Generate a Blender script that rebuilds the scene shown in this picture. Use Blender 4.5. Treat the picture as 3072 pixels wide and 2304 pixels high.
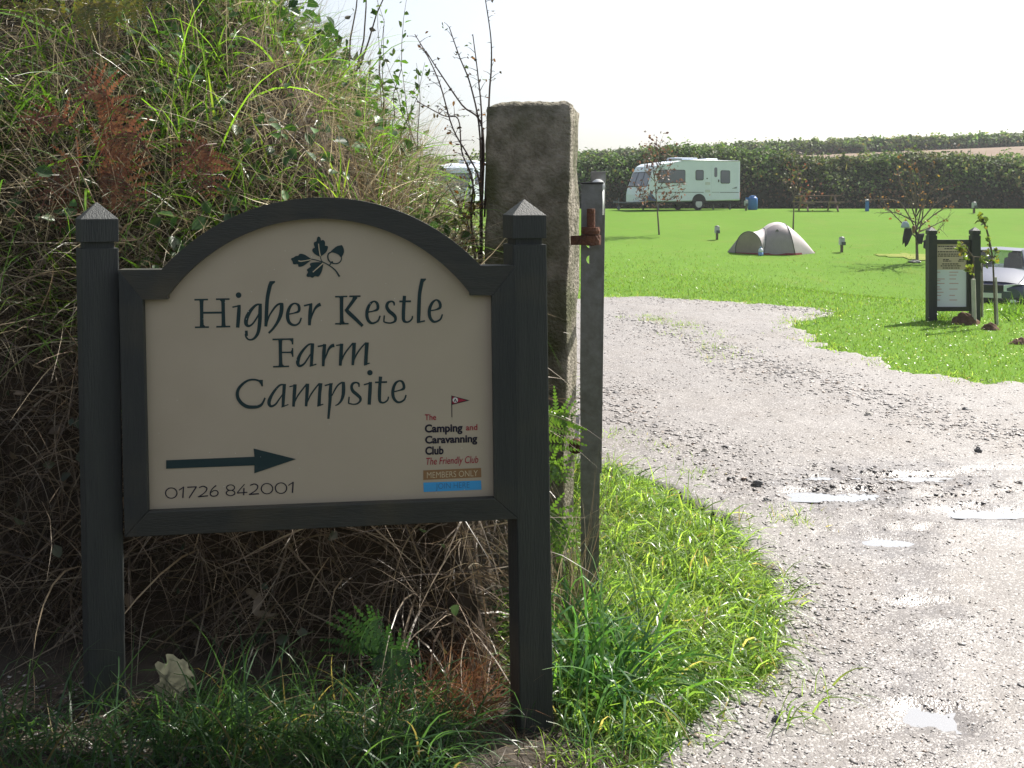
import bpy, bmesh, math, random
import numpy as np
from mathutils import Vector, Matrix, noise as mnoise
from mathutils.geometry import tessellate_polygon

for o in list(bpy.data.objects):
    bpy.data.objects.remove(o)
random.seed(7)
RNG = np.random.default_rng(11)
SC = bpy.context.scene
COL = SC.collection

# ------------------------------------------------------------------ camera
F, PX, PY, PITCH, EYE = 3014.0, 1536.0, 705.0, math.radians(2.0), 1.6
cam_data = bpy.data.cameras.new("camera")
cam_data.sensor_width = 36.0
cam_data.lens = F / 3072 * 36
cam_data.shift_y = (PY - 1152) / 3072
cam_data.clip_start, cam_data.clip_end = 0.05, 2000
cam = bpy.data.objects.new("camera", cam_data)
cam.location = (0, 0, EYE)
cam.rotation_euler = (math.radians(90) - PITCH, 0, 0)
COL.objects.link(cam)
SC.camera = cam

# ------------------------------------------------------------------ sky, sun, exposure
SUN_EL, SUN_AZ = math.radians(48), math.radians(50)      # azimuth from +Y towards +X
world = bpy.data.worlds.new("World")
SC.world = world
world.use_nodes = True
wn = world.node_tree
wn.nodes.clear()
sky = wn.nodes.new("ShaderNodeTexSky")
sky.sky_type = 'NISHITA'
sky.sun_disc = False
sky.sun_elevation = SUN_EL
sky.sun_rotation = SUN_AZ
sky.air_density, sky.dust_density, sky.ozone_density = 1.0, 2.6, 1.0
bg = wn.nodes.new("ShaderNodeBackground")
bg.inputs[1].default_value = 0.10
wo = wn.nodes.new("ShaderNodeOutputWorld")
veil = wn.nodes.new("ShaderNodeHueSaturation")          # thin high haze takes most of the blue out of the sky
veil.inputs["Saturation"].default_value = 0.45
wn.links.new(sky.outputs[0], veil.inputs["Color"])
wn.links.new(veil.outputs[0], bg.inputs[0])
wn.links.new(bg.outputs[0], wo.inputs[0])
sun_data = bpy.data.lights.new("sun", 'SUN')
sun_data.energy = 5.0
sun_data.angle = math.radians(0.53)
sun_data.color = (1.0, 0.95, 0.86)
sun = bpy.data.objects.new("sun", sun_data)
sd = Vector((math.sin(SUN_AZ) * math.cos(SUN_EL), math.cos(SUN_AZ) * math.cos(SUN_EL), math.sin(SUN_EL)))
sun.rotation_euler = sd.to_track_quat('Z', 'Y').to_euler()
sun.location = (0, 0, 30)
COL.objects.link(sun)
SC.view_settings.view_transform = 'Standard'
SC.view_settings.look = 'None'
SC.view_settings.gamma = 1
SC.view_settings.use_curve_mapping = False
SC.view_settings.exposure = 0.95
SC.cycles.max_bounces = 8
SC.cycles.transparent_max_bounces = 8
SC.cycles.caustics_reflective = False
SC.cycles.caustics_refractive = False
SC.cycles.sample_clamp_indirect = 6.0
SC.cycles.use_denoising = True

# ------------------------------------------------------------------ projection helpers (pixels of the 3072x2304 photo)
def ray(px, py):
    u, v = (px - PX) / F, (PY - py) / F
    cp, sp = math.cos(PITCH), math.sin(PITCH)
    return Vector((u, cp + v * sp, -sp + v * cp))
def P(px, py, Y):
    d = ray(px, py)
    return Vector((0, 0, EYE)) + d * (Y / d.y)
def sstep(a, b, x):
    t = np.clip((x - a) / (b - a), 0, 1)
    return t * t * (3 - 2 * t)
def terrain(x, y):
    x = np.asarray(x, float); y = np.asarray(y, float)
    z = 1.12 * sstep(30, 50, y)
    z = z - 1.05 * np.exp(-((x - 11.8) ** 2 + (y - 23) ** 2) / (2 * 3.8 ** 2))
    nr = 1 - sstep(3.4, 7, y)
    z = z + nr * np.clip(-0.11 * x - 0.07, -0.09, 0.14)
    h = 1.12 + (5.0 + 0.042 * np.clip(x, -60, 150) - 1.12) * sstep(60, 112, y) ** 0.75
    z = np.where(y > 58, np.maximum(z, h), z)
    z = z + sstep(9, 13, y) * (1 - sstep(40, 56, y)) * 0.012 * np.sin(x * 0.7 + 0.3 * y) * np.cos(y * 0.5)
    z = z - 0.012 * np.clip(y - 130, 0, 1e4)
    return z
def tz(x, y):
    return float(terrain(x, y))
def hit(px, py):
    d = ray(px, py)
    y = 2.0
    while y < 140:
        t = y / d.y
        if EYE + d.z * t <= tz(d.x * t, y):
            break
        y += 0.01 + y * 0.002
    return Vector((d.x * y / d.y, y, tz(d.x * y / d.y, y)))

# ------------------------------------------------------------------ materials
MATS = {}
def mat(name, c1, c2=None, scale=6.0, rough=0.6, spec=0.4, metal=0.0, bump=0.0, bscale=None, detail=6, stretch=(1, 1, 1),
        lo=0.35, hi=0.65, c3=None, s3=2.0, rvar=0.0, lo3=0.5, hi3=0.7, bdist=0.01):
    m = bpy.data.materials.new(name)
    m.use_nodes = True
    nt = m.node_tree
    b = nt.nodes["Principled BSDF"]
    b.inputs["Roughness"].default_value = rough
    b.inputs["Specular IOR Level"].default_value = spec
    b.inputs["Metallic"].default_value = metal
    b.inputs["Base Color"].default_value = (*c1, 1)
    if c2 is None and not bump:
        MATS[name] = m
        return m
    tc = nt.nodes.new("ShaderNodeTexCoord")
    mp = nt.nodes.new("ShaderNodeMapping")
    mp.inputs["Scale"].default_value = stretch
    nt.links.new(tc.outputs["Object"], mp.inputs[0])
    if c2 is not None:
        n = nt.nodes.new("ShaderNodeTexNoise")
        n.inputs["Scale"].default_value = scale
        n.inputs["Detail"].default_value = detail
        n.inputs["Roughness"].default_value = 0.65
        nt.links.new(mp.outputs[0], n.inputs["Vector"])
        r = nt.nodes.new("ShaderNodeMapRange")
        r.inputs[1].default_value, r.inputs[2].default_value = lo, hi
        nt.links.new(n.outputs[0], r.inputs[0])
        mx = nt.nodes.new("ShaderNodeMix"); mx.data_type = 'RGBA'
        mx.inputs[6].default_value = (*c1, 1); mx.inputs[7].default_value = (*c2, 1)
        nt.links.new(r.outputs[0], mx.inputs[0])
        col = mx.outputs[2]
        if c3 is not None:
            n3 = nt.nodes.new("ShaderNodeTexNoise")
            n3.inputs["Scale"].default_value = s3; n3.inputs["Detail"].default_value = 5
            nt.links.new(tc.outputs["Object"], n3.inputs["Vector"])
            r3 = nt.nodes.new("ShaderNodeMapRange")
            r3.inputs[1].default_value, r3.inputs[2].default_value = lo3, hi3
            nt.links.new(n3.outputs[0], r3.inputs[0])
            m3 = nt.nodes.new("ShaderNodeMix"); m3.data_type = 'RGBA'
            m3.inputs[7].default_value = (*c3, 1)
            nt.links.new(r3.outputs[0], m3.inputs[0]); nt.links.new(col, m3.inputs[6])
            col = m3.outputs[2]
        nt.links.new(col, b.inputs["Base Color"])
        if rvar:
            rr = nt.nodes.new("ShaderNodeMapRange")
            rr.inputs[1].default_value, rr.inputs[2].default_value = 0.3, 0.7
            rr.inputs[3].default_value, rr.inputs[4].default_value = max(0.05, rough - rvar), min(1, rough + rvar)
            nt.links.new(n.outputs[0], rr.inputs[0]); nt.links.new(rr.outputs[0], b.inputs["Roughness"])
    if bump:
        nb = nt.nodes.new("ShaderNodeTexNoise")
        nb.inputs["Scale"].default_value = bscale or scale * 4
        nb.inputs["Detail"].default_value = 5
        nt.links.new(mp.outputs[0], nb.inputs["Vector"])
        bp = nt.nodes.new("ShaderNodeBump")
        bp.inputs["Strength"].default_value = bump
        bp.inputs["Distance"].default_value = bdist
        nt.links.new(nb.outputs[0], bp.inputs["Height"])
        nt.links.new(bp.outputs[0], b.inputs["Normal"])
    MATS[name] = m
    return m

def leafmat(name, rough=0.4, trans=0.45, spec=0.35, gain=(1.25, 1.35, 0.7)):
    """leaf or blade: colour per blade from the mesh attribute 'tint', light passing through"""
    m = bpy.data.materials.new(name)
    m.use_nodes = True
    nt = m.node_tree
    b = nt.nodes["Principled BSDF"]
    b.inputs["Roughness"].default_value = rough
    b.inputs["Specular IOR Level"].default_value = spec
    at = nt.nodes.new("ShaderNodeAttribute"); at.attribute_name = "tint"
    tr = nt.nodes.new("ShaderNodeBsdfTranslucent")
    mul = nt.nodes.new("ShaderNodeMix"); mul.data_type = 'RGBA'; mul.blend_type = 'MULTIPLY'
    mul.inputs[0].default_value = 1
    mul.inputs[7].default_value = (*gain, 1)
    mul.clamp_result = False
    nt.links.new(at.outputs["Color"], b.inputs["Base Color"])
    nt.links.new(at.outputs["Color"], mul.inputs[6])
    nt.links.new(mul.outputs[2], tr.inputs["Color"])
    ms = nt.nodes.new("ShaderNodeMixShader"); ms.inputs[0].default_value = trans
    nt.links.new(b.outputs[0], ms.inputs[1]); nt.links.new(tr.outputs[0], ms.inputs[2])
    nt.links.new(ms.outputs[0], nt.nodes["Material Output"].inputs[0])
    MATS[name] = m
    return m

def glass_mat(name, col=(0.02, 0.025, 0.035), rough=0.06):
    return mat(name, col, rough=rough, spec=0.9)

WOOD = mat("painted_wood", (0.032, 0.036, 0.037), (0.043, 0.047, 0.046), 5, 0.55, 0.35, bump=0.35, bscale=30, stretch=(8, 8, 0.7),
           c3=(0.058, 0.056, 0.046), s3=4, lo3=0.56, hi3=0.78)
WOODH = mat("painted_wood_rail", (0.037, 0.040, 0.037), (0.050, 0.051, 0.045), 5, 0.5, 0.35, bump=0.3, bscale=30, stretch=(0.7, 8, 8),
            c3=(0.085, 0.074, 0.050), s3=3.2, lo3=0.52, hi3=0.75)
CREAM = mat("cream_board_paint", (0.50, 0.425, 0.325), (0.525, 0.447, 0.343), 3, 0.38, 0.4, c3=(0.44, 0.368, 0.272), s3=1.7, lo3=0.55, hi3=0.8, rvar=0.1)
INK = mat("dark_green_ink", (0.014, 0.040, 0.046), rough=0.4)
NAVY = mat("navy_ink", (0.012, 0.012, 0.03), rough=0.4)
RED = mat("red_ink", (0.36, 0.018, 0.045), rough=0.4)
BROWNBOX = mat("brown_ink", (0.30, 0.165, 0.075), rough=0.4)
BLUEBOX = mat("blue_ink", (0.06, 0.38, 0.78), rough=0.4)
BLUEINK = mat("dull_blue_ink", (0.05, 0.16, 0.38), rough=0.4)
PALEINK = mat("pale_ink", (0.62, 0.52, 0.36), rough=0.4)
WHITEINK = mat("white_ink", (0.75, 0.74, 0.72), rough=0.4)
GRANITE = mat("granite", (0.145, 0.13, 0.10), (0.33, 0.30, 0.25), 14, 0.85, 0.3, bump=1.0, bscale=70, detail=10,
              c3=(0.085, 0.088, 0.045), s3=4.5, lo3=0.42, hi3=0.62, bdist=0.02)
GALV = mat("galvanised_steel", (0.235, 0.24, 0.245), (0.16, 0.157, 0.15), 18, 0.5, 0.5, metal=0.55, bump=0.15, bscale=60, rvar=0.12)
RUST = mat("rusty_iron", (0.16, 0.07, 0.042), (0.075, 0.036, 0.026), 30, 0.85, 0.3, bump=0.8, bscale=90)
WHITEPLASTIC = mat("white_plastic", (0.86, 0.87, 0.88), rough=0.3)
EARTH = mat("earth", (0.038, 0.030, 0.022), (0.06, 0.045, 0.033), 9, 0.95, 0.2, bump=0.8, bscale=30)
SOIL = mat("dug_soil", (0.075, 0.045, 0.030), (0.13, 0.082, 0.055), 14, 0.95, 0.2, bump=1.0, bscale=26)
BARK = mat("bark", (0.10, 0.078, 0.060), (0.17, 0.14, 0.115), 25, 0.9, 0.2, bump=0.6)
DARKBARK = mat("dark_bark", (0.045, 0.032, 0.030), (0.075, 0.055, 0.05), 25, 0.85, 0.25)
GRASSMAT = leafmat("grass_blade", 0.30, 0.55, 0.5, (1.7, 1.7, 0.75))
DRYMAT = leafmat("dry_stem", 0.36, 0.3, 0.5, (1.1, 1.05, 0.9))
LEAFMAT = leafmat("leaf", 0.42, 0.4, 0.5)
HEDGEMAT = leafmat("hedge_leaf", 0.6, 0.4, 0.2)
COPPER = leafmat("copper_leaf", 0.5, 0.40, 0.3, (1.15, 0.95, 0.85))

# ------------------------------------------------------------------ mesh helpers
class MB:
    def __init__(self):
        self.v, self.f = [], []
    def add(self, vs, fs):
        k = len(self.v)
        self.v += [tuple(p) for p in vs]
        self.f += [tuple(i + k for i in q) for q in fs]
        return self
    def box(self, c, s, rz=0.0, taper=1.0):
        hx, hy, hz = s[0] / 2, s[1] / 2, s[2] / 2
        pts = []
        for z, k in ((-hz, 1), (hz, taper)):
            for x, y in ((-hx, -hy), (hx, -hy), (hx, hy), (-hx, hy)):
                x2, y2 = x * k, y * k
                pts.append((c[0] + x2 * math.cos(rz) - y2 * math.sin(rz), c[1] + x2 * math.sin(rz) + y2 * math.cos(rz), c[2] + z))
        return self.add(pts, [(3, 2, 1, 0), (4, 5, 6, 7), (0, 1, 5, 4), (1, 2, 6, 5), (2, 3, 7, 6), (3, 0, 4, 7)])
    def prism(self, loops, d):
        """closed polygon loops (world points; the first is the rim, the others holes) pushed along d"""
        if isinstance(loops[0], Vector):
            loops = [loops]
        flat = [p for l in loops for p in l]
        tris = tessellate_polygon(loops)
        n = len(flat)
        fs = [tuple(t) for t in tris] + [tuple(i + n for i in reversed(t)) for t in tris]
        k = 0
        for l in loops:
            m = len(l)
            for i in range(m):
                a, b = k + i, k + (i + 1) % m
                fs.append((a, b, b + n, a + n))
            k += m
        return self.add(flat + [p + d for p in flat], fs)
    def tube(self, pts, rad, n=6, cap=True):
        pts = [Vector(p) for p in pts]
        if not hasattr(rad, '__len__'):
            rad = [rad] * len(pts)
        vs, fs = [], []
        ref = None
        for i, p in enumerate(pts):
            d = (pts[min(i + 1, len(pts) - 1)] - pts[max(i - 1, 0)])
            d = d.normalized() if d.length > 1e-9 else Vector((0, 0, 1))
            if ref is None:
                ref = Vector((1, 0, 0)) if abs(d.x) < 0.8 else Vector((0, 1, 0))
            a = (ref - d * ref.dot(d)).normalized()
            b = d.cross(a)
            ref = a
            for k in range(n):
                t = 2 * math.pi * k / n
                vs.append(p + (a * math.cos(t) + b * math.sin(t)) * rad[i])
        for i in range(len(pts) - 1):
            for k in range(n):
                k2 = (k + 1) % n
                fs.append((i * n + k, i * n + k2, (i + 1) * n + k2, (i + 1) * n + k))
        if cap:
            fs.append(tuple(reversed(range(n))))
            fs.append(tuple(range((len(pts) - 1) * n, len(pts) * n)))
        return self.add(vs, fs)
    def lathe(self, prof, c=(0, 0, 0), n=16, axis='z'):
        vs, fs = [], []
        for r, z in prof:
            for k in range(n):
                t = 2 * math.pi * k / n
                p = (r * math.cos(t), r * math.sin(t), z)
                if axis == 'y':
                    p = (r * math.cos(t), z, r * math.sin(t))
                vs.append((c[0] + p[0], c[1] + p[1], c[2] + p[2]))
        for i in range(len(prof) - 1):
            for k in range(n):
                k2 = (k + 1) % n
                fs.append((i * n + k, i * n + k2, (i + 1) * n + k2, (i + 1) * n + k))
        fs.append(tuple(reversed(range(n)))); fs.append(tuple(range((len(prof) - 1) * n, len(prof) * n)))
        return self.add(vs, fs)
    def grid(self, rows, close=False):
        """quads between rows of points"""
        n = len(rows[0])
        vs = [p for r in rows for p in r]
        fs = []
        for i in range(len(rows) - 1):
            for k in range(n - 1 + (1 if close else 0)):
                k2 = (k + 1) % n
                fs.append((i * n + k, i * n + k2, (i + 1) * n + k2, (i + 1) * n + k))
        return self.add(vs, fs)

def link(name, me, material, parent=None, smooth=False):
    if material is not None:
        me.materials.append(material)
    if smooth:
        me.polygons.foreach_set("use_smooth", [True] * len(me.polygons))
    o = bpy.data.objects.new(name, me)
    COL.objects.link(o)
    if parent is not None:
        o.parent = parent
    return o
def world_origin(parent):
    v = Vector((0, 0, 0))
    while parent is not None:
        v += parent.location
        parent = parent.parent
    return v
def build(name, mb, material, parent=None, smooth=False, bevel=0.0, local=False, normals=True, loc=None):
    """link an MB as one mesh. Its points are world points unless local=True."""
    off = Vector((0, 0, 0))
    if not local:
        off = world_origin(parent)
        if loc is not None:
            off = off + Vector(loc)
    vs = [(p[0] - off.x, p[1] - off.y, p[2] - off.z) for p in mb.v]
    me = bpy.data.meshes.new(name)
    me.from_pydata(vs, [], mb.f)
    if normals:
        bm = bmesh.new(); bm.from_mesh(me)
        bmesh.ops.recalc_face_normals(bm, faces=bm.faces)
        bm.to_mesh(me); bm.free()
    o = link(name, me, material, parent, smooth)
    if loc is not None:
        o.location = loc
    if bevel:
        b = o.modifiers.new("bevel", 'BEVEL')
        b.width = bevel; b.segments = 2; b.limit_method = 'ANGLE'; b.angle_limit = math.radians(35)
    return o
def tag(o, label=None, cat=None, group=None, kind=None):
    if label: o["label"] = label
    if cat: o["category"] = cat
    if group: o["group"] = group
    if kind: o["kind"] = kind
    return o
def thing(name, loc, label, cat, group=None):
    o = bpy.data.objects.new(name, None)
    o.empty_display_size = 0.1
    o.location = loc
    COL.objects.link(o)
    return tag(o, label, cat, group)
def copy_tree(o, parent=None):
    c = o.copy()
    COL.objects.link(c)
    if parent is not None:
        c.parent = parent
    for ch in list(o.children):
        copy_tree(ch, c)
    return c
def np_mesh(name, V, Q, material, colors=None, parent=None, smooth=False, off=None):
    """V (n,3), Q (m,k) faces with k corners each; colors (n,3) into 'tint'"""
    V = np.asarray(V, np.float32)
    Q = np.asarray(Q, np.int32)
    if off is not None:
        V = V - np.asarray(off, np.float32)
    me = bpy.data.meshes.new(name)
    k = Q.shape[1]
    me.vertices.add(len(V)); me.loops.add(Q.size); me.polygons.add(len(Q))
    me.vertices.foreach_set("co", V.ravel())
    me.loops.foreach_set("vertex_index", Q.ravel())
    me.polygons.foreach_set("loop_start", np.arange(0, Q.size, k, dtype=np.int32))
    me.polygons.foreach_set("loop_total", np.full(len(Q), k, np.int32))
    if colors is not None:
        a = me.attributes.new("tint", 'FLOAT_COLOR', 'POINT')
        c4 = np.ones((len(V), 4), np.float32); c4[:, :3] = colors
        a.data.foreach_set("color", c4.ravel())
    me.update(calc_edges=True)
    me.validate()
    return link(name, me, material, parent, smooth)

def norm(a):
    return a / np.maximum(np.linalg.norm(a, axis=-1, keepdims=True), 1e-9)
def blades(roots, d0, L, W, droop, cols, segs=4, curl=0.0, tipfade=None):
    """bent ribbons: roots (n,3), first direction d0 (n,3), length, width, droop (n) towards the ground"""
    n = len(roots)
    d0 = norm(d0)
    side = norm(np.cross(d0, RNG.normal(size=(n, 3))))
    cv = RNG.normal(size=(n, 3)) * curl
    pos = roots.copy()
    V = np.empty((n, (segs + 1) * 2, 3), np.float32)
    step = (L / segs)[:, None]
    for k in range(segs + 1):
        t = k / segs
        w = (W * (1 - t ** 1.6) * (0.75 + 0.5 * min(1, t * 4) * 0.5) + W * 0.06)[:, None]
        V[:, 2 * k] = pos - side * w / 2
        V[:, 2 * k + 1] = pos + side * w / 2
        g = np.zeros((n, 3)); g[:, 2] = -droop * (t + 0.12) * 1.6
        d = norm(d0 + g + cv * t)
        pos = pos + d * step
    base = (np.arange(n) * (segs + 1) * 2)[:, None]
    q = []
    for k in range(segs):
        q.append(base + np.array([[2 * k, 2 * k + 1, 2 * k + 3, 2 * k + 2]]))
    Q = np.concatenate(q, 0)
    C = np.repeat(cols, (segs + 1) * 2, 0)
    return V.reshape(-1, 3), Q, C
def merge(parts):
    Vs, Qs, Cs, k = [], [], [], 0
    for V, Q, C in parts:
        Vs.append(V); Qs.append(Q + k); Cs.append(C); k += len(V)
    return np.concatenate(Vs), np.concatenate(Qs), np.concatenate(Cs)
def pick(n, cols, var=0.25):
    """n colours drawn from a list of (weight, rgb)"""
    w = np.array([c[0] for c in cols], float); w /= w.sum()
    i = RNG.choice(len(cols), n, p=w)
    c = np.array([c[1] for c in cols])[i]
    return c * (1 + var * RNG.normal(size=(n, 1))).clip(0.45, 1.7)
def leaves(centres, nrm, size, cols, aspect=0.6, fold=0.25):
    """folded six-corner leaves as two quads"""
    n = len(centres)
    nrm = norm(nrm)
    ax = norm(np.cross(nrm, RNG.normal(size=(n, 3))))
    sd = np.cross(nrm, ax)
    s = size[:, None]
    a = centres - ax * s * 0.5
    b = centres + ax * s * 0.5
    up = nrm * s * fold * aspect
    l1 = centres - ax * s * 0.12 + sd * s * aspect * 0.5 + up
    l2 = centres + ax * s * 0.22 + sd * s * aspect * 0.38 + up * .8
    r1 = centres - ax * s * 0.12 - sd * s * aspect * 0.5 + up
    r2 = centres + ax * s * 0.22 - sd * s * aspect * 0.38 + up * .8
    V = np.stack([a, l1, l2, b, r2, r1], 1).reshape(-1, 3)
    base = (np.arange(n) * 6)[:, None]
    Q = np.concatenate([base + np.array([[0, 1, 2, 3]]), base + np.array([[0, 3, 4, 5]])], 0)
    return V, Q, np.repeat(cols, 6, 0)
def nz(x, y, z=0.0, s=1.0):
    return np.array([mnoise.noise(Vector((a * s, b * s, c * s))) for a, b, c in
                     zip(np.ravel(x), np.ravel(y), np.broadcast_to(np.ravel(z), np.ravel(x).shape))]).reshape(np.shape(x))
def inside(poly, x, y):
    x = np.asarray(x); y = np.asarray(y)
    r = np.zeros(x.shape, bool)
    n = len(poly)
    for i in range(n):
        x1, y1 = poly[i]; x2, y2 = poly[(i + 1) % n]
        c = ((y1 > y) != (y2 > y)) & (x < (x2 - x1) * (y - y1) / ((y2 - y1) if y2 != y1 else 1e-9) + x1)
        r ^= c
    return r
def catmull(pts, m=6):
    if len(pts) < 3:
        return pts
    p = [np.array(q, float) for q in pts]
    p = [2 * p[0] - p[1]] + p + [2 * p[-1] - p[-2]]
    out = []
    for i in range(1, len(p) - 2):
        for k in range(m):
            t = k / m
            out.append(0.5 * ((2 * p[i]) + (-p[i - 1] + p[i + 1]) * t + (2 * p[i - 1] - 5 * p[i] + 4 * p[i + 1] - p[i + 2]) * t * t
                              + (-p[i - 1] + 3 * p[i] - 3 * p[i + 1] + p[i + 2]) * t ** 3))
    out.append(p[-2])
    return out

# ================================================================== GROUND
def axis_steps(a, b, f):
    out = [a]
    while out[-1] < b:
        out.append(out[-1] + f(out[-1]))
    return out
drive_px = [(1640, 905), (1740, 895), (1840, 893), (1960, 893), (2080, 899), (2200, 907), (2330, 917), (2440, 924), (2525, 936), (2470, 950),
            (2385, 962), (2372, 985), (2420, 1012), (2490, 1045), (2560, 1072), (2640, 1098), (2720, 1116), (2830, 1132), (2960, 1146),
            (3100, 1158), (3500, 1190), (4600, 1300), (5600, 1800), (5600, 2500), (1900, 2500), (1960, 2330), (2050, 2200), (2120, 2120), (2260, 2060), (2340, 2020),
            (2345, 1970), (2345, 1900), (2322, 1820), (2295, 1750), (2245, 1670), (2165, 1590), (2080, 1535), (1995, 1485), (1910, 1440), (1830, 1405),
            (1760, 1390), (1700, 1390), (1640, 1360)]
drive_poly = [(p.x, p.y) for p in (hit(*q) for q in drive_px)]
puddles = []     # centre x, y, half width, half depth
for (px, py, hw, hh) in ((2540, 1490, 200, 12), (2730, 1436, 300, 8), (2645, 1628, 105, 14), (2768, 1822, 75, 13), (2800, 2160, 110, 27), (2960, 1545, 120, 9)):
    c = hit(px, py)
    a, b2 = hit(px, py - hh), hit(px, py + hh)
    puddles.append((c.x, c.y, hw * c.y / F, (a.y - b2.y) / 2))
def drive_off(x, y):
    z = 0.004 + 0.012 * nz(x, y, 3.1, 1.3) + 0.007 * nz(x, y, 1.7, 5.0) + 0.005 * nz(x, y, 4.7, 13.0) + 0.010
    for (cx, cy, hw, hd) in puddles:
        q = ((x - cx) / (hw * 1.5)) ** 2 + ((y - cy) / (hd * 1.9)) ** 2
        q = q * np.clip(1 + 1.6 * nz(x / hw * .5, y / hd * .35, 6.0, 2.2) + 1.0 * nz(x / hw, y / hd, 2.0, 3.1), .2, 4)
        z = z - 0.026 * np.exp(-q * 1.6)
    return z
# field: one sheet out to the horizon
ys = axis_steps(-16, 420, lambda y: 0.14 if y < 8 else (0.35 if y < 20 else (0.9 if y < 62 else 6.0)))
xs = [-v for v in axis_steps(0.0, 260, lambda v: 0.16 if v < 3 else (0.6 if v < 26 else 8.0))][::-1][:-1] + axis_steps(0.0, 300, lambda v: 0.16 if v < 3 else (0.6 if v < 26 else 8.0))
X, Y = np.meshgrid(xs, ys)
Z = terrain(X, Y)
ins = inside(drive_poly, X, Y)
Z = Z - np.where(ins, 0.05, 0)
ny, nx = X.shape
idx = np.arange(ny * nx).reshape(ny, nx)
Q = np.stack([idx[:-1, :-1], idx[:-1, 1:], idx[1:, 1:], idx[1:, :-1]], -1).reshape(-1, 4)
fm = bpy.data.materials.new("field_grass"); fm.use_nodes = True
nt = fm.node_tree; b = nt.nodes["Principled BSDF"]
b.inputs["Roughness"].default_value = 0.9; b.inputs["Specular IOR Level"].default_value = 0.02
tc = nt.nodes.new("ShaderNodeTexCoord")
def nnoise(nt, tc, scale, detail=5, stretch=None):
    n = nt.nodes.new("ShaderNodeTexNoise"); n.inputs["Scale"].default_value = scale; n.inputs["Detail"].default_value = detail
    if stretch:
        mp = nt.nodes.new("ShaderNodeMapping"); mp.inputs["Scale"].default_value = stretch
        nt.links.new(tc.outputs["Object"], mp.inputs[0]); nt.links.new(mp.outputs[0], n.inputs["Vector"])
    else:
        nt.links.new(tc.outputs["Object"], n.inputs["Vector"])
    return n
def nmix(nt, fac, c1, c2):
    m = nt.nodes.new("ShaderNodeMix"); m.data_type = 'RGBA'
    for s, c in ((6, c1), (7, c2)):
        if isinstance(c, tuple): m.inputs[s].default_value = (*c, 1)
        else: nt.links.new(c, m.inputs[s])
    if isinstance(fac, float): m.inputs[0].default_value = fac
    else: nt.links.new(fac, m.inputs[0])
    return m.outputs[2]
def nrange(nt, src, lo, hi, a=0.0, b=1.0):
    r = nt.nodes.new("ShaderNodeMapRange")
    for i, v in enumerate((lo, hi, a, b)): r.inputs[i + 1].default_value = v
    nt.links.new(src, r.inputs[0])
    return r.outputs[0]
n1 = nnoise(nt, tc, 0.35, 4); n2 = nnoise(nt, tc, 2.2, 6); n3 = nnoise(nt, tc, 26, 6)
c = nmix(nt, nrange(nt, n1.outputs[0], 0.35, 0.65), (0.094, 0.186, 0.026), (0.108, 0.205, 0.031))
c = nmix(nt, nrange(nt, n2.outputs[0], 0.5, 0.75, 0, 0.55), c, (0.080, 0.155, 0.024))
n5 = nnoise(nt, tc, 0.9, 7)
c = nmix(nt, nrange(nt, n5.outputs[0], 0.54, 0.74, 0, 0.55), c, (0.140, 0.178, 0.042))
c = nmix(nt, nrange(nt, n3.outputs[0], 0.35, 0.65, 0, 0.45), c, (0.115, 0.185, 0.038))
nt.links.new(c, b.inputs["Base Color"])
bp = nt.nodes.new("ShaderNodeBump"); bp.inputs["Strength"].default_value = 0.7; bp.inputs["Distance"].default_value = 0.03
nt.links.new(n3.outputs[0], bp.inputs["Height"]); nt.links.new(bp.outputs[0], b.inputs["Normal"])
field = np_mesh("grass_field", np.stack([X, Y, Z], -1).reshape(-1, 3), Q, fm, smooth=True)
tag(field, "mown green grass of the camping field", None, None, "structure")

# gravel drive
ys = axis_steps(2.0, 18.5, lambda y: 0.035 if y < 6.5 else 0.09)
xs = axis_steps(-0.3, 7.5, lambda v: 0.04)
X, Y = np.meshgrid(xs, ys)
wob = (0.10 + 0.16 * sstep(6, 10, Y)) * nz(X, Y, 9.0, 1.6) + (0.06 + 0.12 * sstep(6, 10, Y)) * nz(X, Y, 4.0, 4.0)
m = inside(drive_poly, X + wob, Y + wob * 1.3)
Z = terrain(X, Y) + drive_off(X, Y)
ny, nx = X.shape
idx = np.arange(ny * nx).reshape(ny, nx)
mq = (m[:-1, :-1].astype(int) + m[:-1, 1:] + m[1:, 1:] + m[1:, :-1]) >= 2
edge = ~(m)
Z = Z - np.where(edge, 0.05, 0)
Q = np.stack([idx[:-1, :-1], idx[:-1, 1:], idx[1:, 1:], idx[1:, :-1]], -1)[mq]
used = np.unique(Q); remap = -np.ones(ny * nx, int); remap[used] = np.arange(len(used))
DV = np.stack([X, Y, Z], -1).reshape(-1, 3)[used]
gm = bpy.data.materials.new("wet_gravel"); gm.use_nodes = True
nt = gm.node_tree; b = nt.nodes["Principled BSDF"]
tc = nt.nodes.new("ShaderNodeTexCoord")
a1 = nnoise(nt, tc, 1.1, 5); a2 = nnoise(nt, tc, 9, 6); a3 = nnoise(nt, tc, 70, 4)
vor = nt.nodes.new("ShaderNodeTexVoronoi"); vor.inputs["Scale"].default_value = 130
nt.links.new(tc.outputs["Object"], vor.inputs["Vector"])
c = nmix(nt, nrange(nt, a2.outputs[0], 0.35, 0.65), (0.174, 0.161, 0.156), (0.142, 0.130, 0.125))
c = nmix(nt, nrange(nt, a1.outputs[0], 0.45, 0.7, 0, 0.5), c, (0.155, 0.135, 0.118))
sepv = nt.nodes.new("ShaderNodeSeparateColor"); nt.links.new(vor.outputs["Color"], sepv.inputs[0])
a4 = nnoise(nt, tc, 2.6, 7)
c = nmix(nt, nrange(nt, a4.outputs[0], 0.52, 0.72, 0, 0.7), c, (0.198, 0.183, 0.177))
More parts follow.
